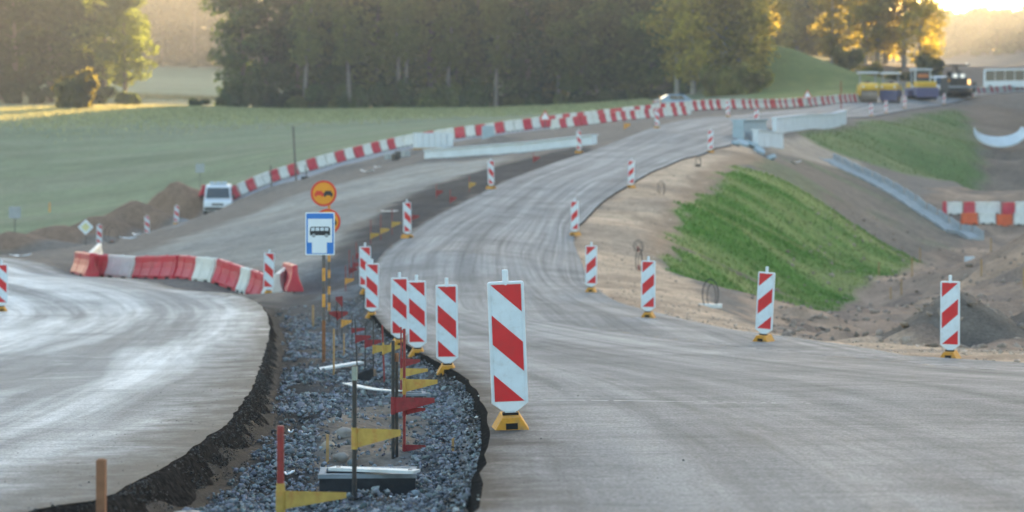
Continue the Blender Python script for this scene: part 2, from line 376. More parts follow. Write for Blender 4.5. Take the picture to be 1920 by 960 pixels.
# bare slope between grass and chute
Z_bare = plan([(1365,37),(1430,32),(1540,27.5),(1640,28.5),(1760,29.4),(1830,29.6),(1790,32.5),(1725,36.3),(1600,36.5),(1500,36.8)])
paint(zone(Z_bare, .6, .8), (.205,.16,.125), .2, .25, 1.0, 14)
w = zone(Z_bare, .6, .8)*sstep(.48,.62,fbm(gx*.2, gy*.3, 3, 61))*sstep(30, 18, gx); paint(w*.55, (.13,.165,.075), .3, .6, .6, 3)
Z_cut = plan([(1440,27.5),(1520,25.5),(1560,25.6),(1620,26.6),(1570,28),(1500,29),(1440,30)])
paint(zone(Z_cut, .5, .6), (.40,.31,.24), .25, .6, .6, 15)
paint(zone(Z_culv, .6, .8), (.21,.155,.12), .4, .3, .3, 24)
paint(zone(Z_track, 1.0, 1.4, .5), (.33,.305,.27), .22, .12, .35, 40)
w = zone(Z_track, 1.0, 1.4, .5)*sstep(.52,.7,fbm(gx*.13-gy*.05, gy*.1, 4, 44)); paint(w*.6, (.23,.215,.20), .2, .5, .5, 3)
paint(zone(Z_lane, .5, .5), (.30,.30,.31), .12, .3, .3, 41)
paint(zone(Z_sand, .35, .55, 1.2), (.57,.395,.27), .2, .5, .5, 12)
w = zone(Z_sand, .35, .5, 1.2)*sstep(.56, .68, fbm(gx*.35, gy*.75, 4, 71)); paint(w*.7, (.38,.255,.175), .3, 1, 1, 6)
w = zone(Z_sand, .35, .5, 1.2)*sstep(.62,.68,vnoise(gx*.15, gy*.42, 72)); paint(w*.5, (.25,.19,.15), .2, 1, 1, 6)
paint(zone(Z_dark, .5, .7, .8), (.048,.047,.051), .4, .5, .5, 22)
# crest of the bank: redder fill
_cr = dpoly(plan([(1236,53.5),(1262,48.5),(1296,43),(1330,39.8),(1362,37.2),(1420,33)]), gx, gy, False)
paint(sstep(1.1, .2, _cr+.8*(fbm(gx,gy,3,2)-.5))*.9, (.36,.235,.155), .25, 1, 1, 2)
# grassed slopes, sown in rows that run down the bank
def rows(w, a, b, seed, fr=.42):
    ca, sa = .975, -.22
    u = gx*ca+gy*sa; v = -gx*sa+gy*ca
    n = .6*fbm(v*fr, u*.05, 3, seed)+.4*fbm(v*.8, u*.35, 3, seed+5)
    t = sstep(.33, .68, n)[...,None]; c = np.array(a)*(1-t)+np.array(b)*t
    global col
    col = col*(1-w[...,None])+w[...,None]*c
w1 = zone(Z_grass, .35, 1.0, .9)
rows(w1, (.10,.205,.033), (.25,.275,.09), 51)
_tr = dpoly(plan([(1262,52),(1330,50.4),(1430,49.5),(1520,49),(1590,48.5)]), gx, gy, False)
paint(w1*sstep(.34, .1, _tr+.3*(fbm(gx*1.5,gy*1.5,3,6)-.5)), (.17,.125,.095), .2)
rows(zone(Z_grass2, .8, 1.2, .6), (.11,.17,.055), (.18,.205,.085), 57, .22)
rows(zone(Z_bank, 1.5, 2.5, .2), (.13,.18,.05), (.19,.22,.07), 58, .1)
# median: crushed rock, dark asphalt crumbs, brown soil
wm = zone(Z_median, .12, .15, 3)*sstep(75, 60, gy)
paint(wm, (.135,.145,.158), .35, 2.5, 2.5, 16)
wd = wm*sstep(.43, .55, fbm(gx*.8+9, gy*.45, 4, 35)); paint(wd*.85, (.062,.058,.056), .4, 3, 3, 6)
Z_soil = plan([(600,240),(700,262),(800,215),(790,185),(740,158),(670,160),(610,190)])
paint(wm*zone(Z_soil, .15, .3, 2), (.215,.175,.14), .4, 4, 4, 18)
_sd = dpoly([tuple(p) for p in sO[:260:3]], gx, gy, False)
paint(wm*sstep(.95, .45, _sd+.35*(fbm(gx*1.4,gy*1.4,3,33)-.5)), (.042,.037,.033), .4, 5, 5, 8)
# heap of dark sand
_hx, _hy = (1800-960)/92, F/92
paint(sstep(2.6, 1.9, np.hypot(gx-_hx, gy-_hy)+.5*(fbm(gx*2,gy*2,3,5)-.5)), (.16,.128,.105), .2, 3, 3, 4)
_ber = dpoly(plan([(0,29),(100,28),(180,27),(250,26.5),(325,25.6),(385,25.3)]), gx, gy, False)
paint(sstep(3.2, 2.4, _ber+.8*(fbm(gx*.8,gy*.8,3,5)-.5)), (.25,.16,.11), .3, .8, .8, 4)
_gs = dpoly(plan([(240,28.6),(330,27.2),(372,26.6)]), gx, gy, False)
paint(sstep(.8, .3, _gs)*.7, (.10,.16,.06), .3)
_bm = dpoly(plan([(300,29.5),(400,28.3),(500,28),(640,28),(780,27.2),(950,27.2)]), gx, gy, False)
paint(sstep(1.3, .5, _bm+.9*(fbm(gx*.7,gy*.7,3,15)-.5))*.85, (.22,.17,.13), .3)

def grid_object(name, xs, ys, zs, m, colr=None, uv=None):
    ny, nx = xs.shape
    co = np.stack([xs, ys, zs], -1).reshape(-1, 3)
    i = np.arange(nx*ny).reshape(ny, nx)
    q = np.stack([i[:-1,:-1], i[:-1,1:], i[1:,1:], i[1:,:-1]], -1).reshape(-1, 4)
    me = bpy.data.meshes.new(name); me.vertices.add(len(co)); me.vertices.foreach_set('co', co.ravel())
    me.loops.add(q.size); me.loops.foreach_set('vertex_index', q.ravel().astype(np.int32))
    me.polygons.add(len(q)); me.polygons.foreach_set('loop_start', np.arange(0, q.size, 4, dtype=np.int32))
    me.polygons.foreach_set('use_smooth', np.ones(len(q), bool))
    if colr is not None:
        a = me.color_attributes.new('Col', 'FLOAT_COLOR', 'POINT')
        a.data.foreach_set('color', np.concatenate([colr.reshape(-1,3), np.ones((len(co),1))], 1).ravel())
    if uv is not None:
        l = me.uv_layers.new(name='UVMap'); l.data.foreach_set('uv', uv.reshape(-1,2)[q.ravel()].ravel())
    me.update(); me.validate(); me.materials.append(m)
    o = bpy.data.objects.new(name, me); C.objects.link(o); return o

def ground_mat():
    m = bpy.data.materials.new('ground_soil'); m.use_nodes = True; nt = m.node_tree; n = nt.nodes; l = nt.links
    b = n['Principled BSDF']; b.inputs['Roughness'].default_value = .95; b.inputs['Specular IOR Level'].default_value = .15
    at = n.new('ShaderNodeAttribute'); at.attribute_name = 'Col'
    tc = n.new('ShaderNodeTexCoord')
    last = at.outputs['Color']
    for scl, amt in ((14.0, .30), (2.2, .22), (.35, .14)):
        nz = n.new('ShaderNodeTexNoise'); nz.inputs['Scale'].default_value = scl; nz.inputs['Detail'].default_value = 6; nz.inputs['Roughness'].default_value = .65
        l.new(tc.outputs['Object'], nz.inputs['Vector'])
        r = n.new('ShaderNodeMapRange'); r.inputs[1].default_value = .3; r.inputs[2].default_value = .7; r.inputs[3].default_value = 1-amt; r.inputs[4].default_value = 1+amt
        l.new(nz.outputs[0], r.inputs[0])
        x = n.new('ShaderNodeMix'); x.data_type = 'RGBA'; x.blend_type = 'MULTIPLY'; x.inputs[0].default_value = 1
        l.new(last, x.inputs[6]); l.new(r.outputs[0], x.inputs[7]); last = x.outputs[2]
    l.new(last, b.inputs['Base Color'])
    nb = n.new('ShaderNodeTexNoise'); nb.inputs['Scale'].default_value = 9; nb.inputs['Detail'].default_value = 9; nb.inputs['Roughness'].default_value = .7
    l.new(tc.outputs['Object'], nb.inputs['Vector'])
    bp = n.new('ShaderNodeBump'); bp.inputs['Strength'].default_value = .8; bp.inputs['Distance'].default_value = .07
    l.new(nb.outputs[0], bp.inputs['Height']); l.new(bp.outputs[0], b.inputs['Normal'])
    return m
ground = tag(grid_object('ground', gx, gy, gzv, ground_mat(), col), kind='structure')
ground['label'] = 'ground of the roadworks with field, grassed banks, valley and gravel'

# ------------------------------------------------------------ roads
def road_mat(name, base, pale, dark, pale_lo, pale_hi, rough, spec, dust=.5):
    m = bpy.data.materials.new(name); m.use_nodes = True; nt = m.node_tree; n = nt.nodes; l = nt.links
    b = n['Principled BSDF']; b.inputs['Specular IOR Level'].default_value = spec
    uv = n.new('ShaderNodeUVMap'); tc = n.new('ShaderNodeTexCoord')
    def noise(sx, sy, scale, det=5, ro=.6, src=None, dist=0):
        mp = n.new('ShaderNodeMapping'); mp.inputs['Scale'].default_value = (sx, sy, 1); l.new(src or uv.outputs[0], mp.inputs[0])
        z = n.new('ShaderNodeTexNoise'); z.inputs['Scale'].default_value = scale; z.inputs['Detail'].default_value = det; z.inputs['Roughness'].default_value = ro
        z.inputs['Distortion'].default_value = dist
        l.new(mp.outputs[0], z.inputs[0]); return z.outputs[0]
    def rng_(v, a, c, d, e):
        r = n.new('ShaderNodeMapRange'); r.inputs[1].default_value = a; r.inputs[2].default_value = c; r.inputs[3].default_value = d; r.inputs[4].default_value = e
        l.new(v, r.inputs[0]); return r.outputs[0]
    def mix(f, a, c):
        x = n.new('ShaderNodeMix'); x.data_type = 'RGBA'; l.new(f, x.inputs[0])
        for sck, v in ((6, a), (7, c)):
            if isinstance(v, tuple): x.inputs[sck].default_value = (*v, 1)
            else: l.new(v, x.inputs[sck])
        return x.outputs[2]
    tracks = noise(.03, .42, 1.0, 4, .6, None, .5)            # wheel paths along the road
    fine = noise(.07, 1.5, 1.0, 6, .7)
    blot = noise(.5, .9, .7, 7, .65, tc.outputs['Object'])
    c = mix(rng_(tracks, pale_lo, pale_hi, 0, 1), base, pale)
    c = mix(rng_(fine, .46, .70, 0, .75), c, dark)
    c = mix(rng_(blot, .46, .72, 0, .65), c, dark)
    c = mix(rng_(noise(1, 1, 1.1, 7, .7, tc.outputs['Object']), .55, .7, 0, .35), c, pale)
    c = mix(rng_(noise(1.4, 5, 1.0, 7, .75, tc.outputs['Object']), .50, .72, 0, .6), c, dark)
    c = mix(rng_(noise(1, 1, 9, 6, .75, tc.outputs['Object']), .54, .70, 0, .45), c, dark)
    sp = n.new('ShaderNodeSeparateXYZ'); l.new(uv.outputs[0], sp.inputs[0])
    ad = n.new('ShaderNodeMath'); ad.operation = 'ADD'; l.new(sp.outputs[1], ad.inputs[0]); l.new(rng_(noise(1, 1, 1.3, 6, .7, tc.outputs['Object']), .25, .75, -.8*dust, .7*dust), ad.inputs[1])
    c = mix(rng_(ad.outputs[0], -.05, dust, .97, 0), c, (.042,.039,.037))
    g = n.new('ShaderNodeMix'); g.data_type = 'RGBA'; g.blend_type = 'MULTIPLY'; g.inputs[0].default_value = 1
    l.new(c, g.inputs[6]); l.new(rng_(noise(1, 1, 45, 4, .7, tc.outputs['Object']), .36, .64, .55, 1.45), g.inputs[7])
    l.new(g.outputs[2], b.inputs['Base Color'])
    l.new(rng_(tracks, pale_lo, pale_hi, rough, rough-.12), b.inputs['Roughness'])
    bp = n.new('ShaderNodeBump'); bp.inputs['Strength'].default_value = .45; bp.inputs['Distance'].default_value = .012
    l.new(noise(1, 1, 55, 4, .7, tc.outputs['Object']), bp.inputs['Height']); l.new(bp.outputs[0], b.inputs['Normal'])
    return m
def skirt_mat():
    return mat('asphalt_edge', (.024,.022,.021), .95, .0, 22, .6, .9, 30, dirt=(.075,.066,.058), dirt_amt=.7)
def strip(name, A, B, M, m, jag=.05, lap=.14):
    t = np.linspace(0, 1, M)[None,:]; n = len(A)
    X = A[:,0,None]*(1-t)+B[:,0,None]*t; Y = A[:,1,None]*(1-t)+B[:,1,None]*t
    j = np.arange(n)
    for k, e in ((0, 1), (M-1, -1)):      # ragged edges
        dv = (B-A); dv = dv/np.hypot(dv[:,0], dv[:,1])[:,None]
        wv = jag*(fbm(X[:,k]*2.2, Y[:,k]*2.2, 4, 3+k)-.5)*2
        X[:,k] += dv[:,0]*wv*e; Y[:,k] += dv[:,1]*wv*e
    Zr = road_z(X, Y)
    mid = (A+B)/2; u = np.r_[0, np.cumsum(np.hypot(*np.diff(mid, axis=0).T))]
    wd = np.hypot(*(B-A).T)
    uv = np.stack([np.repeat(u[:,None], M, 1), t*wd[:,None]], -1)
    o = tag(grid_object(name, X, Y, Zr, m, None, uv), kind='structure')
    # broken edge of the laid courses, both sides
    for k, (P, Q, nm) in enumerate(((A, B, 'edge'), (B, A, 'edge'))):
        kk = 0 if k == 0 else M-1
        dv = (P-Q); dv = dv/np.hypot(dv[:,0], dv[:,1])[:,None]
        ks = np.array([-.01, .05, lap*.6, lap, lap*1.9])
        rr = 1+.7*(fbm(X[:,kk]*3, Y[:,kk]*3, 3, 9)-.5)
        ex = X[:,kk,None]+dv[:,0,None]*ks[None,:]*rr[:,None]; ey = Y[:,kk,None]+dv[:,1,None]*ks[None,:]*rr[:,None]
        dz = np.array([-.004, -.03, -.12, -.20, -.5])
        ez = Zr[:,kk,None]+dz[None,:]+(fbm(ex*7, ey*7, 3, 4)-.5)*np.array([0,.015,.03,.03,.03])[None,:]
        e = grid_object('road_edge', ex, ey, ez, M_EDGE); e.parent = o
    return o
M_EDGE = skirt_mat()
main_road = strip('main_road', mL, mR, 40, road_mat('worn_asphalt', (.228,.226,.226), (.39,.385,.38), (.080,.081,.085), .40, .68, .85, .2))
side_road = strip('side_road', sO, sI, 34, road_mat('worn_asphalt_side', (.245,.242,.24), (.68,.675,.665), (.11,.11,.112), .42, .58, .72, .35, 1.0), .05, .17)  # pale streaks: wheel wear with sky reflection put into the colour
main_road['label'] = 'worn grey asphalt road curving uphill between striped panels'
side_road['label'] = 'pale worn asphalt side road with broken dark edge'

# ------------------------------------------------------------ haze
def make_haze():
    mb = MB(); x0, x1, y0, y1, z0, z1 = -690, 690, -19, 1450, -6, 75
    mb.box(((x0+x1)/2, (y0+y1)/2, (z0+z1)/2), (x1-x0, y1-y0, z1-z0))
    m = bpy.data.materials.new('air'); m.use_nodes = True; nt = m.node_tree; nt.nodes.remove(nt.nodes['Principled BSDF'])
    v = nt.nodes.new('ShaderNodeVolumePrincipled'); v.inputs['Color'].default_value = (.93,.95,.97,1)
    v.inputs['Density'].default_value = HAZE; v.inputs['Anisotropy'].default_value = .38
    nt.links.new(v.outputs[0], nt.nodes['Material Output'].inputs['Volume'])
    o = mb.build('haze', m); tag(o, 'thin evening haze over the whole roadworks', None, kind='stuff'); o.display_type = 'WIRE'
HAZE = .00034
make_haze()

# ------------------------------------------------------------ trees
def leaf_mat(name, col, tcol, tw=.5):
    m = bpy.data.materials.new(name); m.use_nodes = True; nt = m.node_tree; n = nt.nodes; l = nt.links
    for k in list(n):
        if k.type != 'OUTPUT_MATERIAL': n.remove(k)
    out = [k for k in n if k.type == 'OUTPUT_MATERIAL'][0]
    tc = n.new('ShaderNodeTexCoord'); z = n.new('ShaderNodeTexNoise'); z.inputs['Scale'].default_value = .9; z.inputs['Detail'].default_value = 4
    l.new(tc.outputs['Object'], z.inputs[0])
    oi = n.new('ShaderNodeObjectInfo')
    r = n.new('ShaderNodeMapRange'); r.inputs[1].default_value = .3; r.inputs[2].default_value = .7; r.inputs[3].default_value = .6; r.inputs[4].default_value = 1.45
    l.new(z.outputs[0], r.inputs[0])
    r2 = n.new('ShaderNodeMapRange'); r2.inputs[3].default_value = .55; r2.inputs[4].default_value = 1.55; l.new(oi.outputs['Random'], r2.inputs[0])
    mm = n.new('ShaderNodeMath'); mm.operation = 'MULTIPLY'; l.new(r.outputs[0], mm.inputs[0]); l.new(r2.outputs[0], mm.inputs[1])
    cs = []
    for c in (col, tcol):
        x = n.new('ShaderNodeMix'); x.data_type = 'RGBA'; x.blend_type = 'MULTIPLY'; x.inputs[0].default_value = 1; x.inputs[6].default_value = (*c, 1)
        l.new(mm.outputs[0], x.inputs[7]); cs.append(x.outputs[2])
    d = n.new('ShaderNodeBsdfDiffuse'); t = n.new('ShaderNodeBsdfTranslucent'); l.new(cs[0], d.inputs[0]); l.new(cs[1], t.inputs[0])
    mx = n.new('ShaderNodeMixShader'); mx.inputs[0].default_value = tw; l.new(d.outputs[0], mx.inputs[1]); l.new(t.outputs[0], mx.inputs[2])
    l.new(mx.outputs[0], out.inputs[0]); return m
M_LEAF = leaf_mat('leaves_broad', (.055,.095,.028), (.20,.24,.035), .52)
M_LEAF2 = leaf_mat('leaves_birch', (.10,.115,.035), (.36,.31,.05), .6)
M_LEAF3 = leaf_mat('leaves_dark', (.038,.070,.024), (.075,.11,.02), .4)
M_SUNLEAF = leaf_mat('leaves_sunlit_birch', (.11,.115,.03), (.52,.42,.06), .68)  # brighter birch leaf copy, sunlight put into its colour and translucency
M_BARK = mat('bark', (.11,.09,.075), .9, .2, 3, .35, .6, 12)
M_GREYBARK = mat('grey_bark', (.17,.155,.14), .85, .2, 2.5, .3, .3, 10, dirt=(.06,.05,.05), dirt_amt=.8)
M_BIRCH = mat('birch_bark', (.30,.28,.25), .8, .2, 2.5, .3, .3, 10, dirt=(.06,.05,.05), dirt_amt=.8)

def leaves(lobes, n, size, r_, droop=0.0):
    """n leaf-cluster quads spread through the lobes' volume; lobes = (cx,cy,cz,rx,ry,rz)"""
    L = np.array(lobes, float); vol = L[:,3]*L[:,4]*L[:,5]; pick = r_.choice(len(L), n, p=vol/vol.sum()); q = L[pick]
    d = r_.normal(size=(n,3)); d /= np.linalg.norm(d, axis=1)[:,None]
    rad = r_.random(n)**.33
    c = q[:,:3]+d*q[:,3:]*rad[:,None]
    a = r_.normal(size=(n,3)); a[:,2] -= droop; a /= np.linalg.norm(a, axis=1)[:,None]
    b = np.cross(a, r_.normal(size=(n,3))); b /= np.linalg.norm(b, axis=1)[:,None]
    s = size*(.55+.9*r_.random(n))[:,None]
    v = np.stack([c-a*s, c+b*s*.55, c+a*s, c-b*s*.55], 1).reshape(-1, 3)
    return v
def leaf_mesh(name, v, m):
    n = len(v)//4; me = bpy.data.meshes.new(name); me.vertices.add(len(v)); me.vertices.foreach_set('co', v.ravel())
    me.loops.add(len(v)); me.loops.foreach_set('vertex_index', np.arange(len(v), dtype=np.int32))
    me.polygons.add(n); me.polygons.foreach_set('loop_start', np.arange(0, len(v), 4, dtype=np.int32))
    me.update(); me.materials.append(m); return me
def tree_shape(kind, seed, H):
    """returns lobes and a trunk builder for a tree H metres tall"""
    r_ = np.random.default_rng(seed); lobes = []; mb = MB(); rr = random.Random(seed)
    lean = (rr.uniform(-.04,.04)*H*(3 if kind == 'slim' else 1), rr.uniform(-.03,.03)*H)
    def stem(t): return Vector((lean[0]*t*t, lean[1]*t*t, H*t))
    tr = H*.017 if kind == 'birch' else H*.021
    pts = [stem(t)-Vector((0,0,.4 if t == 0 else 0)) for t in np.linspace(0, .93, 8)]; mb.path(pts, tr, 8, tr*.15)
    if kind in ('birch', 'gold'): lo, wide, k = .10, .14 if kind == 'birch' else .17, 26
    elif kind == 'slim': lo, wide, k = .34, .11, 20
    elif kind == 'broad': lo, wide, k = .16, .23, 26
    else: lo, wide, k = .08, .20, 26
    for i in range(k):
        t = lo+(1-lo)*(i+.5)/k; a = i*2.4+rr.random(); prof = math.sin(math.pi*min(1, (t-lo)/(1-lo)*.80+.16))**.7
        rad = wide*H*prof*rr.uniform(.45, 1.05); p = stem(min(t,.93)); e = p+Vector((math.cos(a)*rad, math.sin(a)*rad, H*rr.uniform(.0,.06)))
        if rad > .8: mb.path([p-Vector((0,0,H*.03)), p.lerp(e,.55)+Vector((0,0,.15)), e], tr*.35*(1.1-t), 5, tr*.06)
        q = H*rr.uniform(.05,.105); lobes.append((e.x, e.y, e.z, q*1.15, q*1.15, q*(1.2 if kind == 'birch' else .85)))
        lobes.append((p.x+(e.x-p.x)*.5, p.y+(e.y-p.y)*.5, p.z+.02*H, q*.8, q*.8, q*.7))
    return lobes, mb, r_
TREES = {}
for kind, m, bk in (('birch', M_LEAF2, M_BIRCH), ('gold', M_SUNLEAF, M_BIRCH), ('slim', M_LEAF, M_GREYBARK), ('broad', M_LEAF, M_BARK), ('dark', M_LEAF3, M_BARK)):
    for v in range(3):
        lob, mb, r_ = tree_shape(kind, 100+v*7+len(kind), 22.0)
        cm = leaf_mesh('crown', leaves(lob, 2700 if kind in ('gold','slim') else 4600, .40, r_, .5 if kind == 'birch' else 0), m)
        t = mb.build('trunk', bk); tm = t.data; bpy.data.objects.remove(t)
        TREES[kind, v] = (cm, tm)
def tree(name, kind, v, x, y, H, label, group=None, rz=None, wide=1.0, sink=.0):
    o = empty(name, (x, y, float(ground_z(np.array([x]), np.array([y]))[0])-sink), random.uniform(0, 6.28) if rz is None else rz)
    k = H/22.0; o.scale = (k*wide, k*wide, k)
    for nm, me in (('crown', TREES[kind, v][0]), ('trunk', TREES[kind, v][1])):
        c = bpy.data.objects.new(nm, me); C.objects.link(c); c.parent = o
    tag(o, label, 'tree', group); return o
def bush_mesh(seed, m, n=1500, size=.22):
    r_ = np.random.default_rng(seed); lob = [(r_.uniform(-.7,.7), r_.uniform(-.7,.7), r_.uniform(.3,1.1), r_.uniform(.45,.75), r_.uniform(.45,.75), r_.uniform(.4,.65)) for _ in range(9)]
    v = leaves(lob, n, size, r_); v[:,2] = np.maximum(v[:,2], -.1); return leaf_mesh('foliage', v, m)
BUSH = [bush_mesh(5, M_LEAF), bush_mesh(6, M_LEAF3), bush_mesh(9, M_LEAF2)]
_stem = MB()
for i in range(6):
    a = i*1.05; _stem.path([(0,0,-.15),(math.cos(a)*.25,math.sin(a)*.25,.5),(math.cos(a)*.5,math.sin(a)*.5,1.1)], .04, 5, .012)
_so = _stem.build('stems', M_BARK); STEMS = _so.data; bpy.data.objects.remove(_so)
def bush(x, y, sx, sz, k, label, group=None):
    o = empty('bush', (x, y, float(ground_z(np.array([x]), np.array([y]))[0])), random.uniform(0,6.28)); o.scale = (sx, sx, sz)
    for nm, me in (('foliage', BUSH[k]), ('stems', STEMS)):
        c = bpy.data.objects.new(nm, me); C.objects.link(c); c.parent = o
    tag(o, label, 'bush', group)
rt = random.Random(3)
# wood edge behind the field
G = 'trees of the wood edge behind the field'
x = -44.0
while x < 37:
    for row, (dy, hh) in enumerate(((0, 1.0), (9, 1.08), (20, 1.12))):
        if row and x < -40: continue
        kind = rt.choice(['birch','broad','gold','broad'] if x > 4 else ['dark','broad','dark'])  # sun and shade put in by leaf kind: bright right, dark left
        yy = 352+dy+rt.uniform(-2.5,2.5)-(max(0, x-5)*.35 if row == 0 else 0)
        tree('wood_tree', kind, rt.randrange(3), x+rt.uniform(-1.2,1.2)+row*1.7, yy, 23*hh*rt.uniform(.88,1.12),
             {'gold':'birch with sunlight in its leaf colour in the wood edge behind the field','birch':'pale-trunked birch in the wood edge behind the field','broad':'leafy green tree in the wood edge behind the field','dark':'dark dense tree in the wood edge behind the field'}[kind], G, wide=rt.uniform(.95,1.25))
    x += rt.uniform(3.6, 4.8)
x = -46.0
while x < 40:
    bush(x, 347+rt.uniform(-1.5,1.5)-max(0, x-5)*.4, rt.uniform(1.6,2.6), rt.uniform(1.5,3.2), rt.choice([1,1,0]), 'dark undergrowth bush along the foot of the wood', 'bushes at the foot of the wood'); x += rt.uniform(2.0, 3.4)
for px in (572, 655, 748, 762, 840, 930, 1048, 1120):
    s_ = 11.55; tree('wood_tree', 'slim', rt.randrange(3), (px-960)/s_, F/s_, rt.uniform(19,24), 'slim grey-trunked tree standing at the front of the wood', G, wide=.9)
# clump left of the gap
for i, (px, s, h, kd) in enumerate([(30,10.5,25,'dark'),(95,10.4,27,'dark'),(150,10.3,26,'dark'),(195,10.3,25,'broad'),(234,10.5,19,'broad'),(-40,10.4,26,'dark'),(60,9.8,28,'dark'),(130,9.7,27,'broad'),(-110,10.5,26,'dark'),(0,9.9,28,'dark'),(-180,10.4,25,'broad')]):
    tree('field_tree', kd, i % 3, (px-960)/s, F/s, h, ('slender leafy tree at the gap edge of the field clump' if h == 19 else 'tall leafy tree in the clump beside the field gap'), None if h == 19 else 'trees of the field clump', wide=1.15)
bush((152-960)/12, F/12, 2.9, 3.6, 2, 'round bush in front of the clump beside the field gap')  # brighter leaf colour stands in for sun on this bush
bush((240-960)/10.9, F/10.9, 1.8, 1.5, 0, 'small low bush at the gap end of the clump')
bush((372-960)/11.6, F/11.6, 1.3, .9, 1, 'low dark scrub in the field gap by the wood corner')
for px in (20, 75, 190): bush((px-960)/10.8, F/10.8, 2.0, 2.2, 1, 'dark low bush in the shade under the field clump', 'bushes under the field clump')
# trees right of the grass bank
for i, (px, s, h, kd) in enumerate([(1440,9.3,24,'gold'),(1495,9.1,23,'gold'),(1535,9.0,23,'gold'),(1548,8.7,24,'gold'),(1480,9.0,24,'gold'),(1515,9.0,22,'gold'),(1560,9.2,22,'gold'),(1588,9.0,24,'gold'),(1592,10.3,20,'gold'),(1560,10.8,16,'gold'),(1622,10.6,20,'gold'),(1645,10.6,20,'gold'),(1660,10.4,21,'gold'),(1695,10.6,19,'gold'),(1725,10.9,16,'gold'),(1500,9.0,24,'dark'),(1745,10.2,12,'gold'),(1470,8.6,20,'dark'),(1520,8.5,19,'dark'),(1570,8.6,18,'dark'),(1620,8.5,17,'dark')]):
    tree('bank_tree', kd, i % 3, (px-960)/s, F/s, h, {'gold':'birch with golden sunlight in its leaf colour on the rise behind the rollers','dark':'dark tree on the rise behind the grass bank'}[kd], 'trees on the rise behind the rollers', wide=1.2)
for px, s in ((1330,12.6),(1360,12.7),(1385,12.6),(1300,12.4),(1408,12.3),(1270,12.2),(1425,11.6),(1400,11.2),(1370,11)):
    tree('bank_tree', 'gold', rt.randrange(3), (px-960)/s, F/s, rt.uniform(20,24), 'birch with yellow sunlight in its leaf colour beside the grass bank at the wood end', 'birches at the wood end', wide=1.1)
for px, s in ((1345,13),(1375,13),(1400,12.9),(1420,12.6),(1590,11.6),(1640,11.5),(1690,11.3),(1735,11)):
    bush((px-960)/s, F/s, rt.uniform(1.5,2.3), rt.uniform(1.8,3.0), 2, 'yellow-green bush at the foot of the bank trees', 'bushes at the foot of the bank trees')
# far woods that read as one mass
def far_wood(name, spots, label, m, per=700, size=.8):
    vs = []; tb = MB(); r_ = np.random.default_rng(5)
    for i, (x, y, h) in enumerate(spots):
        z = float(ground_z(np.array([x]), np.array([y]))[0]); lob = []
        for k in range(11):
            t = .03+.97*(k+.5)/11; wd = h*.17*math.sin(math.pi*min(1,t*.8+.18))**.8
            a = k*2.4+i; q = h*.085; lob.append((x+math.cos(a)*wd, y+math.sin(a)*wd, z+h*t*.96, q*1.25, q*1.25, q))
        vs.append(leaves(lob, per, size, r_)); tb.tube((x,y,z-.5), (x,y,z+h*.9), h*.014, h*.003, 5, False)
    o = bpy.data.objects.new(name, leaf_mesh(name, np.concatenate(vs), m)); C.objects.link(o); tag(o, label, kind='stuff')
    t = tb.build('trunks', M_BARK, o, fix=False); t['kind'] = 'stuff'
    return o
rf = random.Random(9)
sp = []
for row in range(4):
    x = -190
    while x < 75: sp.append((x+rf.uniform(-2,2), 680+row*16+rf.uniform(-5,5), rf.uniform(21,27))); x += 8  # runs on hidden behind the wood edge to shade the gap field
far_wood('far_wood', sp, 'hazy dark wood beyond the second field', M_LEAF3, 800, 1.2)
sp = []
for row in range(5):
    y = 880+row*26; x = .150*y
    while x < .33*y+10: sp.append((x+rf.uniform(-2,2), y+rf.uniform(-8,8), rf.uniform(14,20))); x += 6
far_wood('hill_wood', sp, 'hazy wooded hill below the bright evening sky', M_LEAF, 560, 1.3)
sp = []
for row in range(17):  # added rows out of view that keep the sun off the roadworks
    y = 200+row*28; x = (.275*y+5 if y < 400 else .268*y+4)
    while x < .275*y+95: sp.append((x+rf.uniform(-2.5,2.5), y+rf.uniform(-9,9), rf.uniform(24,30)*(1 if y < 420 else 1.25))); x += 8.0
far_wood('shading_wood', sp, 'unseen tall wood added beside the road to shade the roadworks', M_LEAF3, 330, 1.4)

# ------------------------------------------------------------ materials for things
M_WHITE = mat('white_plastic', (.66,.70,.74), .45, .5, 8, .05, dirt=(.38,.35,.31), dirt_amt=.30)
M_SHEET = mat('white_reflective_sheet', (.60,.66,.71), .38, .5, 16, .06, .05, 160, dirt=(.36,.34,.31), dirt_amt=.45)
M_RED = mat('red_reflective_sheet', (.58,.010,.018), .38, .5, 10, .08, dirt=(.30,.05,.045), dirt_amt=.35)
M_ORANGE = mat('orange_rubber', (.60,.27,.035), .7, .3, 20, .18, .3, 60, dirt=(.24,.17,.11), dirt_amt=.75)
M_BLACK = mat('black_rubber', (.012,.012,.013), .8, .3)
M_STEEL = mat('dull_steel', (.10,.085,.08), .6, .5, 14, .3, .2, 60, dirt=(.16,.07,.035), dirt_amt=.7)
M_BLUE = mat('blue_sign_face', (.015,.16,.52), .4, .5, 5, .06)
M_SIGNW = mat('white_sign_face', (.68,.72,.76), .4, .5, 5, .05)
M_SIGNO = mat('orange_sign_face', (.72,.26,.005), .45, .5, 5, .06)
M_SIGNR = mat('red_sign_ring', (.62,.035,.012), .45, .5, 5, .06)
M_INK = mat('black_print', (.02,.022,.025), .5, .4)
M_GLASSY = mat('pictogram_window', (.55,.6,.66), .4, .5)
M_BREDP = mat('red_barrier_plastic', (.52,.022,.045), .42, .5, 3, .14, dirt=(.36,.12,.12), dirt_amt=.6)
M_BWHT = mat('white_barrier_plastic', (.66,.64,.59), .5, .45, 3, .08, dirt=(.40,.36,.31), dirt_amt=.6)
M_BORG = mat('orange_barrier_plastic', (.66,.10,.02), .5, .45, 3, .1, dirt=(.40,.2,.12), dirt_amt=.4)
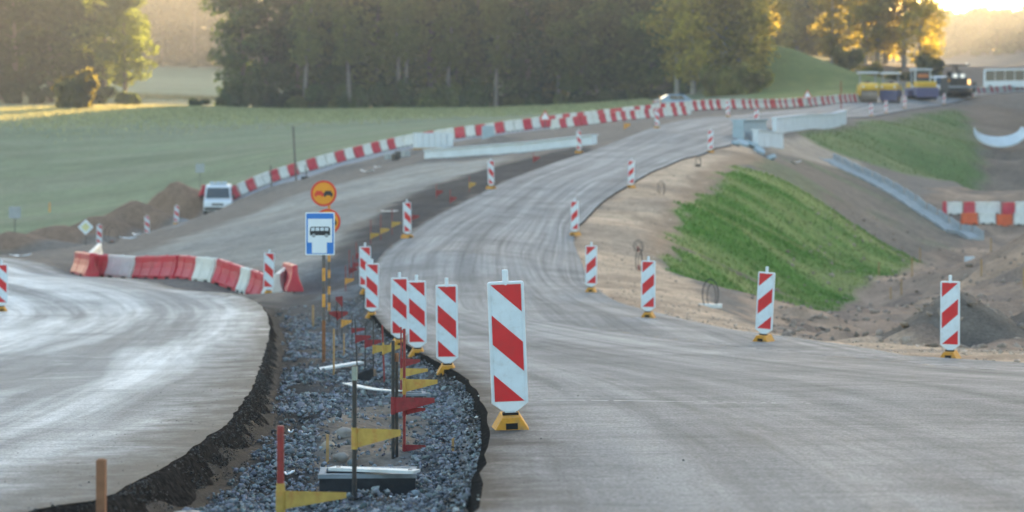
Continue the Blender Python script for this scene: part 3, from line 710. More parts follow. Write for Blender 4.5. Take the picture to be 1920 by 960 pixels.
M_FRED = mat('flag_red_paint', (.25,.026,.030), .6, .4, 20, .25, .2, 50, dirt=(.12,.05,.035), dirt_amt=.7)
M_FYEL = mat('flag_yellow_paint', (.46,.29,.065), .6, .4, 14, .2, .2, 50, dirt=(.42,.09,.03), dirt_amt=.75)
M_WOOD = mat('pale_wood', (.42,.25,.11), .8, .3, 14, .25, .3, 50, dirt=(.2,.12,.07), dirt_amt=.6)
M_REDWOOD = mat('bare_stake_wood', (.24,.11,.06), .8, .3, 14, .25)
M_OPOST = mat('orange_paint', (.62,.28,.05), .6, .4, 14, .2, dirt=(.20,.09,.05), dirt_amt=.8)
M_RUST = mat('rusty_steel', (.24,.10,.045), .8, .3, 14, .35, .3, 50)
M_CONC = mat('concrete', (.37,.375,.375), .85, .3, 2.5, .12, .3, 20, dirt=(.30,.29,.28), dirt_amt=.5)
M_CONCW = mat('pale_new_concrete', (.64,.68,.72), .8, .3, 1.5, .08, .2, 20, dirt=(.45,.46,.47), dirt_amt=.45)
M_CONCB = mat('bluish_concrete', (.34,.42,.47), .8, .3, 2, .12, .2, 20, dirt=(.28,.32,.35), dirt_amt=.4)
M_PLANK = mat('white_painted_board', (.68,.68,.66), .6, .4, 6, .08, .2, 30, dirt=(.34,.29,.24), dirt_amt=.5)
M_PLAST = mat('crumpled_white_plastic', (.72,.77,.82), .3, .6, 9, .06)
M_TARP = mat('black_plastic_sheet', (.02,.02,.024), .5, .5, 9, .3, .6, 9)
M_YEL = mat('yellow_machine_paint', (.74,.43,.03), .45, .5, 2, .1, dirt=(.45,.27,.08), dirt_amt=.35)
M_PURP = mat('blue_machine_paint', (.085,.085,.20), .5, .5, 2, .1, dirt=(.12,.11,.13), dirt_amt=.4)
M_VANW = mat('white_vehicle_paint', (.68,.71,.75), .3, .6, 1, .04, dirt=(.45,.43,.40), dirt_amt=.2)
M_VANB = mat('pale_blue_vehicle_paint', (.40,.50,.62), .3, .6, 1, .04)
M_CARP = mat('silver_blue_car_paint', (.22,.30,.38), .28, .6, 1, .04, metal=.3)
M_GLASS = mat('dark_window_glass', (.06,.075,.09), .12, .6, 1, .05)
M_TYRE = mat('tyre_rubber', (.02,.02,.02), .85, .2)
M_DGREY = mat('dark_machine_paint', (.055,.048,.045), .6, .4, 2, .25)
M_GREY = mat('grey_metal', (.30,.32,.34), .5, .5, 3, .12)
M_DRUM = mat('steel_drum', (.22,.17,.14), .5, .5, 3, .2, dirt=(.10,.08,.07), dirt_amt=.5)
M_LAMPY = mat('lit_amber_lamp', (.9,.5,.1), .4, .5, 1, 0, emit=(1,.55,.2), estr=.5)
M_LAMPW = mat('white_lamp_lens', (.9,.9,.85), .4, .5, 1, 0, emit=(1,.92,.75), estr=.1)  # faint glow added so the lenses read white without shining
M_CABLE = mat('black_cable', (.035,.033,.035), .6, .4)
M_STONE = mat('field_boulder', (.28,.25,.225), .85, .3, 6, .2, .5, 14, dirt=(.16,.14,.12), dirt_amt=.5)
M_PAINT = mat('worn_road_paint', (.55,.56,.57), .7, .4, 9, .15, dirt=(.26,.26,.26), dirt_amt=.9)
M_PAINTO = mat('orange_road_chalk', (.46,.24,.17), .8, .3, 9, .15, dirt=(.25,.23,.22), dirt_amt=.9)

def spot(x, s, dz=0.0, y=None):
    if y is not None: s = s_on_ground(x, y, s)
    X, Y = (x-960)/s, F/s; return (X, Y, gz(X, Y)+dz)

# ------------------------------------------------------------ striped panels
def clip(poly, x0, x1, z0, z1):
    def cut(P, f, g):
        out = []
        for i in range(len(P)):
            a, b = P[i], P[(i+1) % len(P)]; fa, fb = f(a), f(b)
            if fa >= 0: out.append(a)
            if fa*fb < 0: t = fa/(fa-fb); out.append((a[0]+(b[0]-a[0])*t, a[1]+(b[1]-a[1])*t))
        return out
    for f in (lambda p: p[0]-x0, lambda p: x1-p[0], lambda p: p[1]-z0, lambda p: z1-p[1]): poly = cut(poly, f, 0)
    return poly
def rrect(x0, x1, z0, z1, r, n=4):
    pts = []
    for cx, cz, a0 in ((x1-r, z1-r, 0), (x0+r, z1-r, 90), (x0+r, z0+r, 180), (x1-r, z0+r, 270)):
        for i in range(n+1):
            a = R(a0+90*i/n); pts.append((cx+math.cos(a)*r, cz+math.sin(a)*r))
    return pts
def make_panel(sgn):
    """1 m striped panel on a rubber foot; sgn 1: stripes fall to the viewer's right"""
    root = empty('striped_panel')
    zb_, zt = .205, 1.20; hw = .15
    out = [(-hw, zb_), (-hw, zt-.02), (-hw+.006, zt-.006), (-hw+.02, zt), (hw-.02, zt), (hw-.006, zt-.006), (hw, zt-.02), (hw, zb_), (.055, .135), (-.055, .135)]
    MB().prism(out, -.018, .022, 'Y', .004).build('board', M_WHITE, root)
    MB().prism([(-.045,.06), (-.045,.15), (.045,.15), (.045,.06)], -.014, .016, 'Y', .004).build('neck', M_WHITE, root)
    f0, f1, g0, g1 = -hw+.022, hw-.022, zb_+.012, zt-.022
    MB().prism(rrect(f0, f1, g0, g1, .004, 2), -.0215, -.0175, 'Y').build('reflective_face', M_SHEET, root)
    rim = MB()
    for a, b, c, d in ((-hw+.004, f0-.004, zb_+.004, zt-.012), (f1+.004, hw-.004, zb_+.004, zt-.012), (f0-.004, f1+.004, g1+.004, zt-.006)):
        rim.prism([(a,c),(b,c),(b,d),(a,d)], -.027, -.0175, 'Y', .002)
    rim.build('rim', M_WHITE, root)
    wd = f1-f0; drop_ = .232
    for k in range(3):
        t0 = -.24+.487*k; t1 = t0+.240
        p = [(f0, g1-t0), (f1, g1-t0-drop_), (f1, g1-t1-drop_), (f0, g1-t1)]
        p = clip(p, f0+.004, f1-.004, g0+.003, g1-.003)
        if sgn < 0: p = [(-a, b) for a, b in p]
        MB().prism(p, -.0235, -.0212, 'Y').build('stripe', M_RED, root)
    MB().tube((0,0,zt-.03), (0,0,zt+.088), .026, .026, 12).tube((0,0,zt+.088), (0,0,zt+.096), .026, .020, 12).build('handle', M_WHITE, root)
    foot = MB()
    q = [(-.148, -.012), (-.075, .108), (.075, .108), (.148, -.012)]
    foot.prism(q, -.19, .23, 'Y', .006)
    ft = foot.build('rubber_foot', M_ORANGE, root)
    MB().prism([(-.048,.012),(-.048,.062),(.048,.062),(.048,.012)], -.1935, -.150, 'Y').build('foot_slot', M_BLACK, ft)
    MB().box((0,0,.112), (.13,.09,.03)).build('socket', M_BLACK, ft)
    return root
P_R, P_L = make_panel(1), make_panel(-1)
def panel(proto, x, s, label, group=None, tilt=0.0, yaw=None, pitch=0.0, sc_=1.0, y=None):
    o = copy_tree(proto); X, Y, Z = spot(x, s, 0, y)
    o.location = (X, Y, Z+.004); o.scale = (sc_,)*3
    yw = -math.atan2(X, Y) if yaw is None else yaw
    o.rotation_euler = (R(pitch), R(tilt), yw)
    tag(o, label, 'traffic panel', group); return o
ORD = ['first','second','third','fourth','fifth','sixth','seventh','eighth','ninth','tenth','eleventh','twelfth']
gl = 'striped panels along the gravel-side edge of the road'
for i, (x, s, t, yw, yy) in enumerate([(958,233,-2.2,.05,803),(839,137,-.6,0,697),(783,116,-.8,.0,667),(749,104,0,.1,648),(697,81,.4,0,595),(685,71.3,-.4,0,550),(764,55.4,-1.0,.55,446),(921,45,-1.2,.6,354),(1086,35.3,-2.0,.6,287),(1232,28.6,-1,.5,240)]):
    panel(P_R, x, s, 'red and white striped panel, '+ORD[i]+' uphill along the gravel-side road edge'+(', leaning on its foot' if i == 0 else ''), gl, t, yw-math.atan2((x-960), F), y=yy)
gr = 'striped panels along the valley-side edge of the road'
for i, (x, s, t, yw, yy) in enumerate([(1781,137,.3,-.15,672),(1431,99,3.2,-.3,640),(1215,80,.5,-.1,595),(1108,68,.6,-.1,547),(1078,53,-.4,-.5,444),(1183,42,1.5,-.5,352),(1332,34,1,-.5,286),(1418,27.5,1,-.4,236)]):
    panel(P_L, x, s, 'red and white striped panel, '+ORD[i]+' uphill along the valley-side road edge'+(', tilted' if i == 1 else ''), gr, t, yw-math.atan2((x-960), F), y=yy)
panel(P_R, 503, 65, 'striped panel standing in front of the red and white barrier wall', tilt=1.5)
panel(P_R, 3, 73, 'striped panel at the far edge of the pale side road', tilt=0)
for i, (x, s) in enumerate([(330,28.5),(276,30),(186,33)]):
    panel(P_R, x, s, 'small striped panel, '+ORD[i]+' below the police-style van along the lane'.replace('police-style ', 'white '), 'panels below the van', rt.uniform(-3,3), .4)
for i, (x, s) in enumerate([(1633,20),(1661,19.3),(1696,18.3),(1770,17),(1824,16)]):
    panel(P_L, x, s, 'faint striped panel in front of the road machines, '+ORD[i]+' from the long white parapet', 'panels by the machines', rt.uniform(-3,3), -.4)
panel(P_L, 1365, 24, 'faded striped panel in front of the far barrier row by the blue car', None, 0, -.4)
drop(P_R); drop(P_L)

# ------------------------------------------------------------ water-filled barriers
BPROF = [(-.24,0),(-.24,.10),(-.205,.18),(-.13,.36),(-.085,.56),(-.08,.74),(-.06,.78),(.06,.78),(.08,.74),(.085,.56),(.13,.36),(.205,.18),(.24,.10),(.24,0)]
def make_barrier(name, L, m, ribs=3):
    """hollow plastic barrier, length along X"""
    root = empty(name)
    b = MB().prism(BPROF, -L/2+.012, L/2-.012, 'X', .014)
    b.build('shell', m, root)
    for k in range(ribs):
        xx = -L/2+L*(k+.5)/ribs; w = L/ribs*.26
        rp = [(-.250,.12),(-.218,.19),(-.142,.37),(-.098,.56),(-.092,.68),(-.05,.68),(-.05,.12)]
        q = MB().prism(rp, xx-w, xx+w, 'X', .010); q.build('rib', m, root)
    for xx in (-L*.25, L*.25): MB().box((xx,-.238,.035), (L*.16,.03,.07)).build('fork_slot', M_BLACK, root)
    MB().tube((0,0,.775),(0,0,.80),.045,.04,10).build('filler_cap', m, root)
    MB().box((L/2-.005,0,.42), (.05,.07,.5)).build('joint_lug', m, root)
    return root
PB = {}
def barrier(x, y, z, yaw, L, c, label, group, pitch=0.0, sc_=1.0, ribs=3):
    key = (c, ribs)
    if key not in PB: PB[key] = make_barrier('water_barrier', 1.0, {'r':M_BREDP,'w':M_BWHT,'o':M_BORG}[c], ribs)
    o = copy_tree(PB[key]); o.location = (x, y, z-.01); o.rotation_euler = (0, pitch, yaw); o.scale = (L, sc_, sc_)
    tag(o, label, 'barrier', group); return o
def span(a, b, c, label, group, sc_=1.0, ribs=3, dz=0.0):
    """a barrier between two plan points, following the slope"""
    za, zb2 = gz(*a), gz(*b); L = math.hypot(b[0]-a[0], b[1]-a[1])
    return barrier((a[0]+b[0])/2+random.uniform(-.03,.03), (a[1]+b[1])/2+random.uniform(-.05,.05), (za+zb2)/2+dz, math.atan2(b[1]-a[1], b[0]-a[0])+random.uniform(-.05,.05), L, c, label, group, -math.atan2(zb2-za, L), sc_, ribs)
CN = {'r':'red','w':'white','o':'orange'}
near = [(172,188,'r'),(188,209,'r'),(209,255,'w'),(255,295,'r'),(295,336,'r'),(336,372,'r'),(372,406,'w'),(406,452,'r'),(452,471,'w'),(471,500,'r'),(500,527,'w')]
def s_at(x): return 53.0+(x-150)/(540-150)*9.5
for i, (x0, x1, c) in enumerate(near):
    span(plan([(x0+.5, s_at(x0))])[0], plan([(x1-.5, s_at(x1))])[0], c, CN[c]+' plastic barrier in the wall across the side road, '+(ORD[i])+' from the dirt-berm end', 'barrier wall across the side road', .98, 2 if x1-x0 < 45 else 3)
e = plan([(148,53.5),(165,57)]); span(e[0], e[1], 'r', 'red barrier standing alone at the dirt-berm end of the wall', None, 1.0, 2)
e = plan([(168,53.4),(184,50.5)]); span(e[0], e[1], 'w', 'white barrier turned back at the dirt-berm end of the wall', None, 1.0, 2)
e = plan([(524,63.2),(540,60.5)]); span(e[0], e[1], 'w', 'white barrier turned at the gravel end of the wall', None, 1.0, 2)
e = plan([(549,64.5),(541,60.2)]); span(e[0], e[1], 'r', 'red barrier with its wedge end facing out at the gravel end of the wall', None, 1.0, 2)

def row(pts, pat, label, group, L=1.0, sc_=1.0, gap=.02):
    E = resample(plan(pts), 400); d = np.r_[0, np.cumsum(np.hypot(*np.diff(E, axis=0).T))]; n = int(d[-1]//(L+gap)); k = 0
    for i in range(n):
        q = [(np.interp(t, d, E[:,0]), np.interp(t, d, E[:,1])) for t in (i*(L+gap), i*(L+gap)+L)]
        c = pat[i % len(pat)]
        if c != ' ': span(q[0], q[1], c, CN[c]+label, group, sc_, 2)
row([(372,25.7),(440,25.5),(520,25),(600,24.7),(700,24.3),(760,24),(880,24),(1000,23.7),(1130,23),(1260,22),(1400,20.5),(1500,19.2),(1608,17.8)],
    'rwwrwrwwrwrwrwwrwrwrwrwwwrwwrwrwrwwrwrrwrwrwwrwr', ' plastic barrier in the long far row along the field side', 'far barrier row', .78, 1.12)
row([(1035,24.8),(1130,24.2),(1215,23.4),(1300,22.6)], 'wrwrrwwrwrwrwrw', ' plastic barrier in the short row in front of the far row', 'near short barrier row', .72, .95)
row([(1826,14.6),(1870,14.2),(1935,13.6)], 'wrwrw', ' plastic barrier by the minibus', 'barriers by the minibus', 1.0, .95)
# barriers stacked across the valley
vb = [(1765,'r',.25),(1783,'w',1),(1811,'r',.75),(1833,'w',.8),(1856,'w',.9),(1886,'r',.9),(1912,'w',1),(1942,'r',1)]
for i, (x, c, L) in enumerate(vb):
    X, Y, Z = spot(x+6, 28, 0, 401); barrier(X, Y, Z, -.05, L, c, CN[c]+' barrier in the rear row across the valley floor, '+ORD[i]+' from the chute', 'rear valley barriers', .0, 1.05)
for i, (x, c, L) in enumerate([(1817,'o',1.05),(1850,'w',1.1),(1883,'o',1.05),(1916,'w',1.05)]):
    X, Y, Z = spot(x, 29, 0, 421); barrier(X, Y, Z+.02, .08, L, c, CN[c]+' barrier in the front row across the valley floor, '+ORD[i]+' from the chute', 'front valley barriers', .0, .95)
for p in PB.values(): drop(p)

# ------------------------------------------------------------ signs
def striped_post(root, z0, z1, bands, r, mats):
    h = (z1-z0)/bands
    for i in range(bands): MB().tube((0,0,z0+i*h+(0 if i else 0)), (0,0,z0+(i+1)*h), r, r, 12, True).build('post_band', mats[i % 2], root)
S1 = s_on_ground(607, 680, 107)
X, Y, Z = spot(607, S1); root = empty('bus_stop_sign', (X, Y, Z)); tag(root, 'blue bus stop sign with black bus on a rusty striped post', 'sign')
zc = lambda y: CZ+(YH-y)/S1-Z
MB().tube((0,0,-.25),(0,0,zc(600)),.030,.030,12).build('post', M_RUST, root)
striped_post(root, zc(600), zc(405), 8, .029, (M_STEEL, M_OPOST))
w2 = 27.5/S1; cx = (600.5-607)/S1
def plate(root, nm, x0, x1, z0, z1, y, t, m, r=.02): return MB().prism(rrect(x0, x1, z0, z1, r), y, y+t, 'Y').build(nm, m, root)
plate(root, 'border', cx-w2, cx+w2, zc(478), zc(398), -.045, .012, M_SIGNW)
plate(root, 'blue_face', cx-w2+.018, cx+w2-.018, zc(476), zc(400), -.048, .003, M_BLUE)
plate(root, 'white_field', cx-.205, cx+.205, zc(454.5), zc(410), -.051, .003, M_SIGNW, .008)
plate(root, 'notice', cx-.135, cx+.115, zc(474.5), zc(453), -.053, .004, M_SIGNW, .004)
bz = zc(441); bus = MB().prism([(cx-.165,bz),(cx-.172,bz+.05),(cx-.165,bz+.125),(cx-.150,bz+.145),(cx+.150,bz+.145),(cx+.168,bz+.12),(cx+.172,bz+.02),(cx+.165,bz)], -.0535, -.051, 'Y').build('bus_symbol', M_INK, root)
for k in range(4): plate(bus, 'symbol_window', cx-.150+k*.077, cx-.150+k*.077+.062, bz+.075, bz+.130, -.0555, .002, M_GLASSY, .006)
for k in (-.105, .11): MB().disc((cx+k, -.0545, bz-.004), .032, .003, 'Y', 20).build('symbol_wheel', M_GREY, bus)
for zz in (zc(415), zc(465)): MB().box((0,-.012,zz),(.10,.065,.03)).build('clamp', M_STEEL, root)

S2 = s_on_ground(617, 606, 82)
X, Y, Z = spot(617, S2); root = empty('no_overtaking_sign', (X, Y, Z)); tag(root, 'two round orange no-overtaking signs on a yellow and black striped post', 'sign')
zc = lambda y: CZ+(YH-y)/S2-Z
MB().tube((0,0,-.25),(0,0,.1),.032,.032,12).build('post', M_STEEL, root)
striped_post(root, .1, zc(352), 16, .032, (M_STEEL, M_OPOST))
def car_sym(root, x, z, m):
    sy = MB().prism([(x-.105,z),(x-.105,z+.05),(x-.095,z+.062),(x-.075,z+.062),(x-.07,z+.105),(x+.07,z+.105),(x+.075,z+.062),(x+.095,z+.062),(x+.105,z+.05),(x+.105,z)], -.0600, -.0570, 'Y').build('car_symbol', m, root)
    for k in (-.075, .075): plate(sy, 'symbol_tyre', x+k-.02, x+k+.02, z-.035, z+.002, -.0600, .003, m, .004)
for yy, dx in ((362.5, -.12), (415.5, -.03)):
    zz = zc(yy); rr = 24.3/S2
    MB().disc((dx,-.042,zz), rr, .010, 'Y', 48).build('disc', M_SIGNR, root)
    MB().disc((dx,-.0535,zz), rr*.83, .007, 'Y', 48).build('orange_face', M_SIGNO, root)
    car_sym(root, dx-.105, zz-.045, M_SIGNR); car_sym(root, dx+.105, zz-.045, M_INK)
    for k in (-.1, .1): MB().box((dx*.3,-.012,zz+k),(.12,.06,.035)).build('clamp', M_STEEL, root)
# far signs
def pole_sign(nm, x, s, h, label, cat, shape, r=.03, mface=M_WHITE, dz=0):
    root = empty(nm, spot(x, s)); MB().tube((0,0,-.2),(0,0,h),r,r,8).build('post', M_STEEL, root)
    if shape == 'diamond':
        MB().prism([(-.42,h),(0,h+.42),(.42,h),(0,h-.42)], -.06, -.04, 'Y').build('plate', mface, root)
        MB().prism([(-.24,h),(0,h+.24),(.24,h),(0,h-.24)], -.064, -.060, 'Y').build('inner_face', mat('pale_yellow_face', (.60,.56,.28), .5), root)
    elif shape == 'triangle':
        MB().prism([(-.45,h-.4),(0,h+.4),(.45,h-.4)], -.06, -.04, 'Y').build('plate', M_SIGNR, root)
        MB().prism([(-.33,h-.33),(0,h+.25),(.33,h-.33)], -.064, -.060, 'Y').build('inner_face', M_SIGNW, root)
    elif shape == 'rect':
        MB().prism(rrect(-.38,.38,h-.38,h+.38,.1), -.06, -.04, 'Y').build('plate', mface, root)
        for k in (-.2,.2): MB().box((0,-.02,h+k),(.5,.03,.04)).build('rail', M_STEEL, root)
    return tag(root, label, cat)
pole_sign('diamond_sign', 161, 35, 1.0, 'pale diamond sign beside the barrier wall end', 'sign', 'diamond')
pole_sign('field_sign', 375, 22, 1.65, 'grey back of a square sign standing at the field edge', 'sign', 'rect', mface=M_GREY)
pole_sign('field_sign', 28, 29, 1.25, 'grey back of a sign beside the dirt berm', 'sign', 'rect', mface=M_GREY)
pole_sign('warning_sign', 1514, 19.5, 1.35, 'red-edged triangular warning sign by the long white parapet', 'sign', 'triangle')
pole_sign('warning_sign', 1022, 24.2, 1.05, 'faded triangular warning sign in the far barrier row', 'sign', 'triangle')
def pole(nm, x, s, h, r, m, label, lean=(0,0), cat='pole', foot=None):
    X, Y, Z = spot(x, s); root = empty(nm, (X, Y, Z))
    MB().tube((0,0,-.3),(lean[0],lean[1],h),r,r*.8,8).build('shaft', m, root)
    MB().tube((lean[0],lean[1],h),(lean[0],lean[1],h+.04),r*.85,r*.5,8).build('cap', m, root)
    if foot: MB().box((0,0,.08),(.7,.7,.16)).build('foot', foot, root)
    return tag(root, label, cat)
pole('timber_pole', 556, 26, 4.05, .075, M_STEEL, 'tall dark pole beside the lane above the round signs', (-.24,0))
pole('timber_pole', 510, 26, 1.95, .06, M_STEEL, 'shorter dark pole beside the lane', (-.1,0))
pole('lane_post', 576, 28, .9, .05, M_STEEL, 'short leaning dark post with a black foot on the lane edge', (-.12,0), 'post', M_BLACK)
pole('marker_pole', 1577, 19.5, 2.6, .05, mat('faded_red_pole', (.36,.08,.05), .6), 'thin red marker pole behind the white parapet')
pole('marker_pole', 93, 22.5, .75, .08, M_OPOST, 'orange marker post out in the field', cat='post')
pole('marker_pole', 1238, 22, 1.5, .05, M_OPOST, 'orange marker post at the far barrier row beside the blue car', cat='post')

# ------------------------------------------------------------ survey stakes and flags
def stake(x, s, ytop, ybase, r, m, label, flags=(), bands=(), lean=0.0, nm='survey_rod', square=False, group=None):
    """rod from the ground up; ytop/ybase are rows that give its length; flags: (row_top, row_bottom, reach_px, material)"""
    if ybase > 300: s = s_on_ground(x, ybase, s)
    X, Y, Z = spot(x, s); h = (ybase-ytop)/s; root = empty(nm, (X, Y, Z), random.uniform(-.1,.1))
    dx = lean*h
    zt = lambda y: (ybase-y)/s
    if square: MB().box((dx/2,0,h/2-.12),(r*2,r*2,h+.24)).build('shaft', m, root)
    else: MB().tube((0,0,-.25),(dx,0,h),r,r*.95,8).build('shaft', m, root)
    MB().tube((dx,0,h-.005),(dx,0,h+.006),r*.98,r*.8,8).build('tip', m, root)
    for (a, b, mm) in bands: MB().tube((dx*zt(b)/h,0,zt(b)),(dx*zt(a)/h,0,zt(a)),r*1.18,r*1.18,10).build('band', mm, root)
    for (a, b, reach, mm) in flags:
        za, zb2, L = zt(a), zt(b), reach/s; ax = dx*za/h; sg = 1 if L > 0 else -1
        v = MB(); n = 6; pts = []; bend = random.uniform(-.12,.12)
        for k in range(n+1):
            t = k/n; yy = bend*abs(L)*t*t
            hi = za-(za-zb2)*.06*t; lo = zb2+(za-zb2)*(.64*t)
            pts.append((ax+L*t, yy, hi, lo))
        for sy in (-.0015, .0015): v.add([(p[0],p[1]+sy,p[2]) for p in pts]+[(p[0],p[1]+sy,p[3]) for p in pts], [(k,k+1,n+2+k,n+1+k) for k in range(n)])
        f = v.build('flag', mm, root); MB().tube((ax,0,zb2-.004),(ax,0,za+.004),r*1.3,r*1.3,10).build('sleeve', mm, root)
    return tag(root, label, 'stake', group)
YE, RE = M_FYEL, M_FRED
M_DROD = mat('dark_rod', (.030,.028,.028), .55, .5, 30, .3, dirt=(.12,.06,.035), dirt_amt=.5)
M_RROD = mat('red_rod', (.26,.028,.026), .55, .5, 30, .25, dirt=(.12,.06,.04), dirt_amt=.6)
stake(526, 345, 800, 1000, .022, M_RROD, 'thick red and yellow stake with a yellow pennant, out of focus beside the gravel', [(920,956,124,YE)], [(906,985,YE)])
stake(664, 302, 690, 940, .0155, M_DROD, 'black rod with a pale tip and a rust-streaked yellow pennant by the manhole chamber', [(806,844,87,YE)], [(690,716,mat('worn_pale_tip', (.30,.33,.28), .6, dirt=(.15,.10,.07), dirt_amt=.6))], .004)
stake(737, 234, 640, 860, .015, M_DROD, 'black rod with a large red pennant behind the white board', [(745,776,78,RE)])
stake(744, 236, 665, 856, .014, M_DROD, 'dark rod with a bare wooden tip beside the large red pennant', (), [(662,678,M_REDWOOD)])
stake(758, 222, 618, 848, .0125, M_RROD, 'tall red rod with a yellow pennant and two red pennants', [(711,736,62,YE),(764,779,40,RE),(834,848,40,RE)], [(709,740,YE)])
stake(752, 175, 614, 752, .010, M_RROD, 'thin red rod with a red and a yellow pennant near the road edge', [(672,690,36,RE),(690,708,50,YE)], [(688,712,YE)])
stake(722, 152, 610, 716, .0125, M_RROD, 'leaning red rod with a yellow band and pennant', [(646,664,32,YE)], [(642,662,YE)], -.05)
stake(700, 148, 600, 712, .0105, M_DROD, 'dark rod with a short yellow pennant', [(647,663,36,YE)])
stake(672, 134, 598, 706, .010, M_DROD, 'slender dark rod with a red pennant leaning over the gravel', [(628,643,28,RE)], (), -.06)
stake(685, 126, 605, 692, .010, M_DROD, 'dark rod with a pale red pennant by the black sheet', [(636,652,30,RE)])
stake(626, 132, 618, 706, .013, M_WOOD, 'slim bare wooden stake beside the bus sign', nm='wooden_stake', square=True)
stake(587, 92, 572, 614, .020, M_WOOD, 'short wooden stake on the gravel behind the bus sign', nm='wooden_stake', square=True)
stake(645, 112, 626, 668, .012, M_WOOD, 'thin wooden stake behind the black sheet', nm='wooden_stake', square=True)
stake(632, 96, 558, 636, .012, M_DROD, 'dark rod with a red pennant pointing at the round signs', [(583,597,-15,RE),(583,600,20,RE)])
stake(641, 95, 565, 638, .012, M_DROD, 'dark rod with a red block and an orange pennant', [(556,575,-12,RE),(600,614,18,M_OPOST)])
stake(660, 107, 590, 652, .010, M_DROD, 'dark rod with a narrow red pennant over the gravel', [(616,626,26,RE)])
stake(614, 240, 815, 866, .012, M_WOOD, 'short orange wooden stake behind the white board', nm='wooden_stake', square=True)
stake(848, 214, 822, 853, .010, M_WOOD, 'small wooden stake in the gravel beside the asphalt edge', lean=.08, nm='wooden_stake', square=True)
stake(190, 430, 862, 1010, .024, M_REDWOOD, 'blurred brown wooden stake at the edge of the side road', nm='wooden_stake', square=True)
stake(664, 160, 690, 740, .014, M_REDWOOD, 'short reddish stake at the end of the thin white board', nm='wooden_stake', square=True)
for i, (x, s, yt, ybs, fy, mm) in enumerate([(695,54,412,458,442,YE),(714,52.5,402,450,433,YE),(735,51,392,440,421,YE),(880,42.5,330,360,347,YE),(844,44,356,382,374,RE),(818,45.5,345,372,362,RE),(668,60,455,500,480,RE),(655,66,470,520,508,RE),(648,70,500,545,528,M_OPOST),(662,64,480,525,498,RE),(770,48.5,380,418,408,RE),(1000,35.5,285,305,298,RE),(1095,31,258,275,268,RE),(1170,27.5,240,262,255,M_OPOST)]):
    stake(x, s, yt, ybs, .013, M_RROD, ('red' if mm is RE else 'yellow')+' pennant on a thin rod in the dark strip, '+(ORD+['thirteenth','fourteenth'])[i]+' going uphill', [(fy-5,fy+6,16 if x < 800 else 12,mm)], group='pennants in the dark strip')
for i, (x, s, h) in enumerate([(1725,36.5,.75),(1648,43,.7),(1710,45,.8),(1840,50,.7),(1858,44,.7),(1783,40,.55),(1690,47,.6),(1670,47,.5),(1920,58,.6)]):
    stake(x, s, 0, h*s, .025, M_WOOD, 'pale setting-out stake in the valley, '+ORD[i]+' around the dug hollow', nm='wooden_stake', square=True, group='setting-out stakes in the valley')
pole_sign('stake_board', 1818, 43, .75, 'small pale board on a stake in the valley', 'sign', 'rect', .015).scale = (.6,)*3

# ------------------------------------------------------------ cable loops on the shoulder
def loop(x, s, h, w, label, red=False, block=None):
    X, Y, Z = spot(x, s); root = empty('cable_loop', (X, Y, Z), random.uniform(-.3,.3)); pts = []
    for k in range(17):
        a = -math.pi/2+2*math.pi*k/16; pts.append((math.cos(a)*w*.5*(1 if abs(math.sin(a)) < .99 else .3), .03*math.sin(3*a), -.08+h*.5*(1+math.sin(a))*1.05))
    MB().path(pts, .014, 6).build('cable', M_CABLE, root)
    pts = [(p[0]*.55+.03, p[1]+.05, p[2]*.82) for p in pts]; MB().path(pts, .011, 6).build('cable', M_CABLE, root)
    if red: MB().tube((0,.02,-.05),(0,.02,.16),.035,.035,8).build('duct_end', M_RROD, root)
    if block: MB().box((0,.02,.03),(block,.30,.09)).build('block', M_PLANK if block > .3 else M_BLACK, root)
    return tag(root, label, 'cable', 'cable loops on the shoulder')
loop(1332, 71, .78, .42, 'black cable loop standing by a plank on the sandy shoulder', block=.62)
loop(1198, 60, .72, .20, 'dark cable loop with a red duct end, second from the plank', True)
loop(1197, 54, .45, .34, 'low cable loop with a red duct end, third from the plank', True)
loop(1240, 43, .62, .32, 'cable loop, fourth from the plank along the shoulder')
loop(1309, 38, .55, .28, 'far cable loop with black block, near the crest of the shoulder', block=.25)
loop(210, 37, 1.0, .75, 'big black cable loop on the dirt behind the barrier wall', True, .28)

# ------------------------------------------------------------ boards, chambers, bits on the gravel
def board(nm, a, b, w, t, m, label, za=None, zb2=None, cat='board', bend=.0):
    """flat board between two plan points (x,s), its ends at heights above ground"""
    pa, pb = Vector(spot(*a, za or 0)), Vector(spot(*b, zb2 or 0)); d = pb-pa; L = d.length; n = 8
    side = Vector((-d.y, d.x, 0)).normalized()
    root = empty(nm, pa); v = MB(); top = []
    for k in range(n+1):
        u = k/n; c = d*u+Vector((0,0,bend*4*u*(u-1)))
        for sg, tz in ((-1,0),(1,0),(1,t),(-1,t)): top.append(c+side*sg*w/2+Vector((0,0,tz)))
    fs = []
    for k in range(n):
        for j in range(4): fs.append((k*4+j, k*4+(j+1) % 4, k*4+4+(j+1) % 4, k*4+4+j))
    fs += [(0,1,2,3), (n*4+3,n*4+2,n*4+1,n*4)]
    v.add(top, fs); v.build('plank', m, root)
    for k in (.08, .92):
        p = d*k+Vector((0,0,t+bend*4*k*(k-1))); MB().box(p, (.03,.03,.006)).build('fixing', M_STEEL, root)
    return tag(root, label, cat)
M_RIM = mat('dusty_grey_rim', (.26,.28,.30), .8, .3, 9, .2, dirt=(.12,.11,.10), dirt_amt=.5)
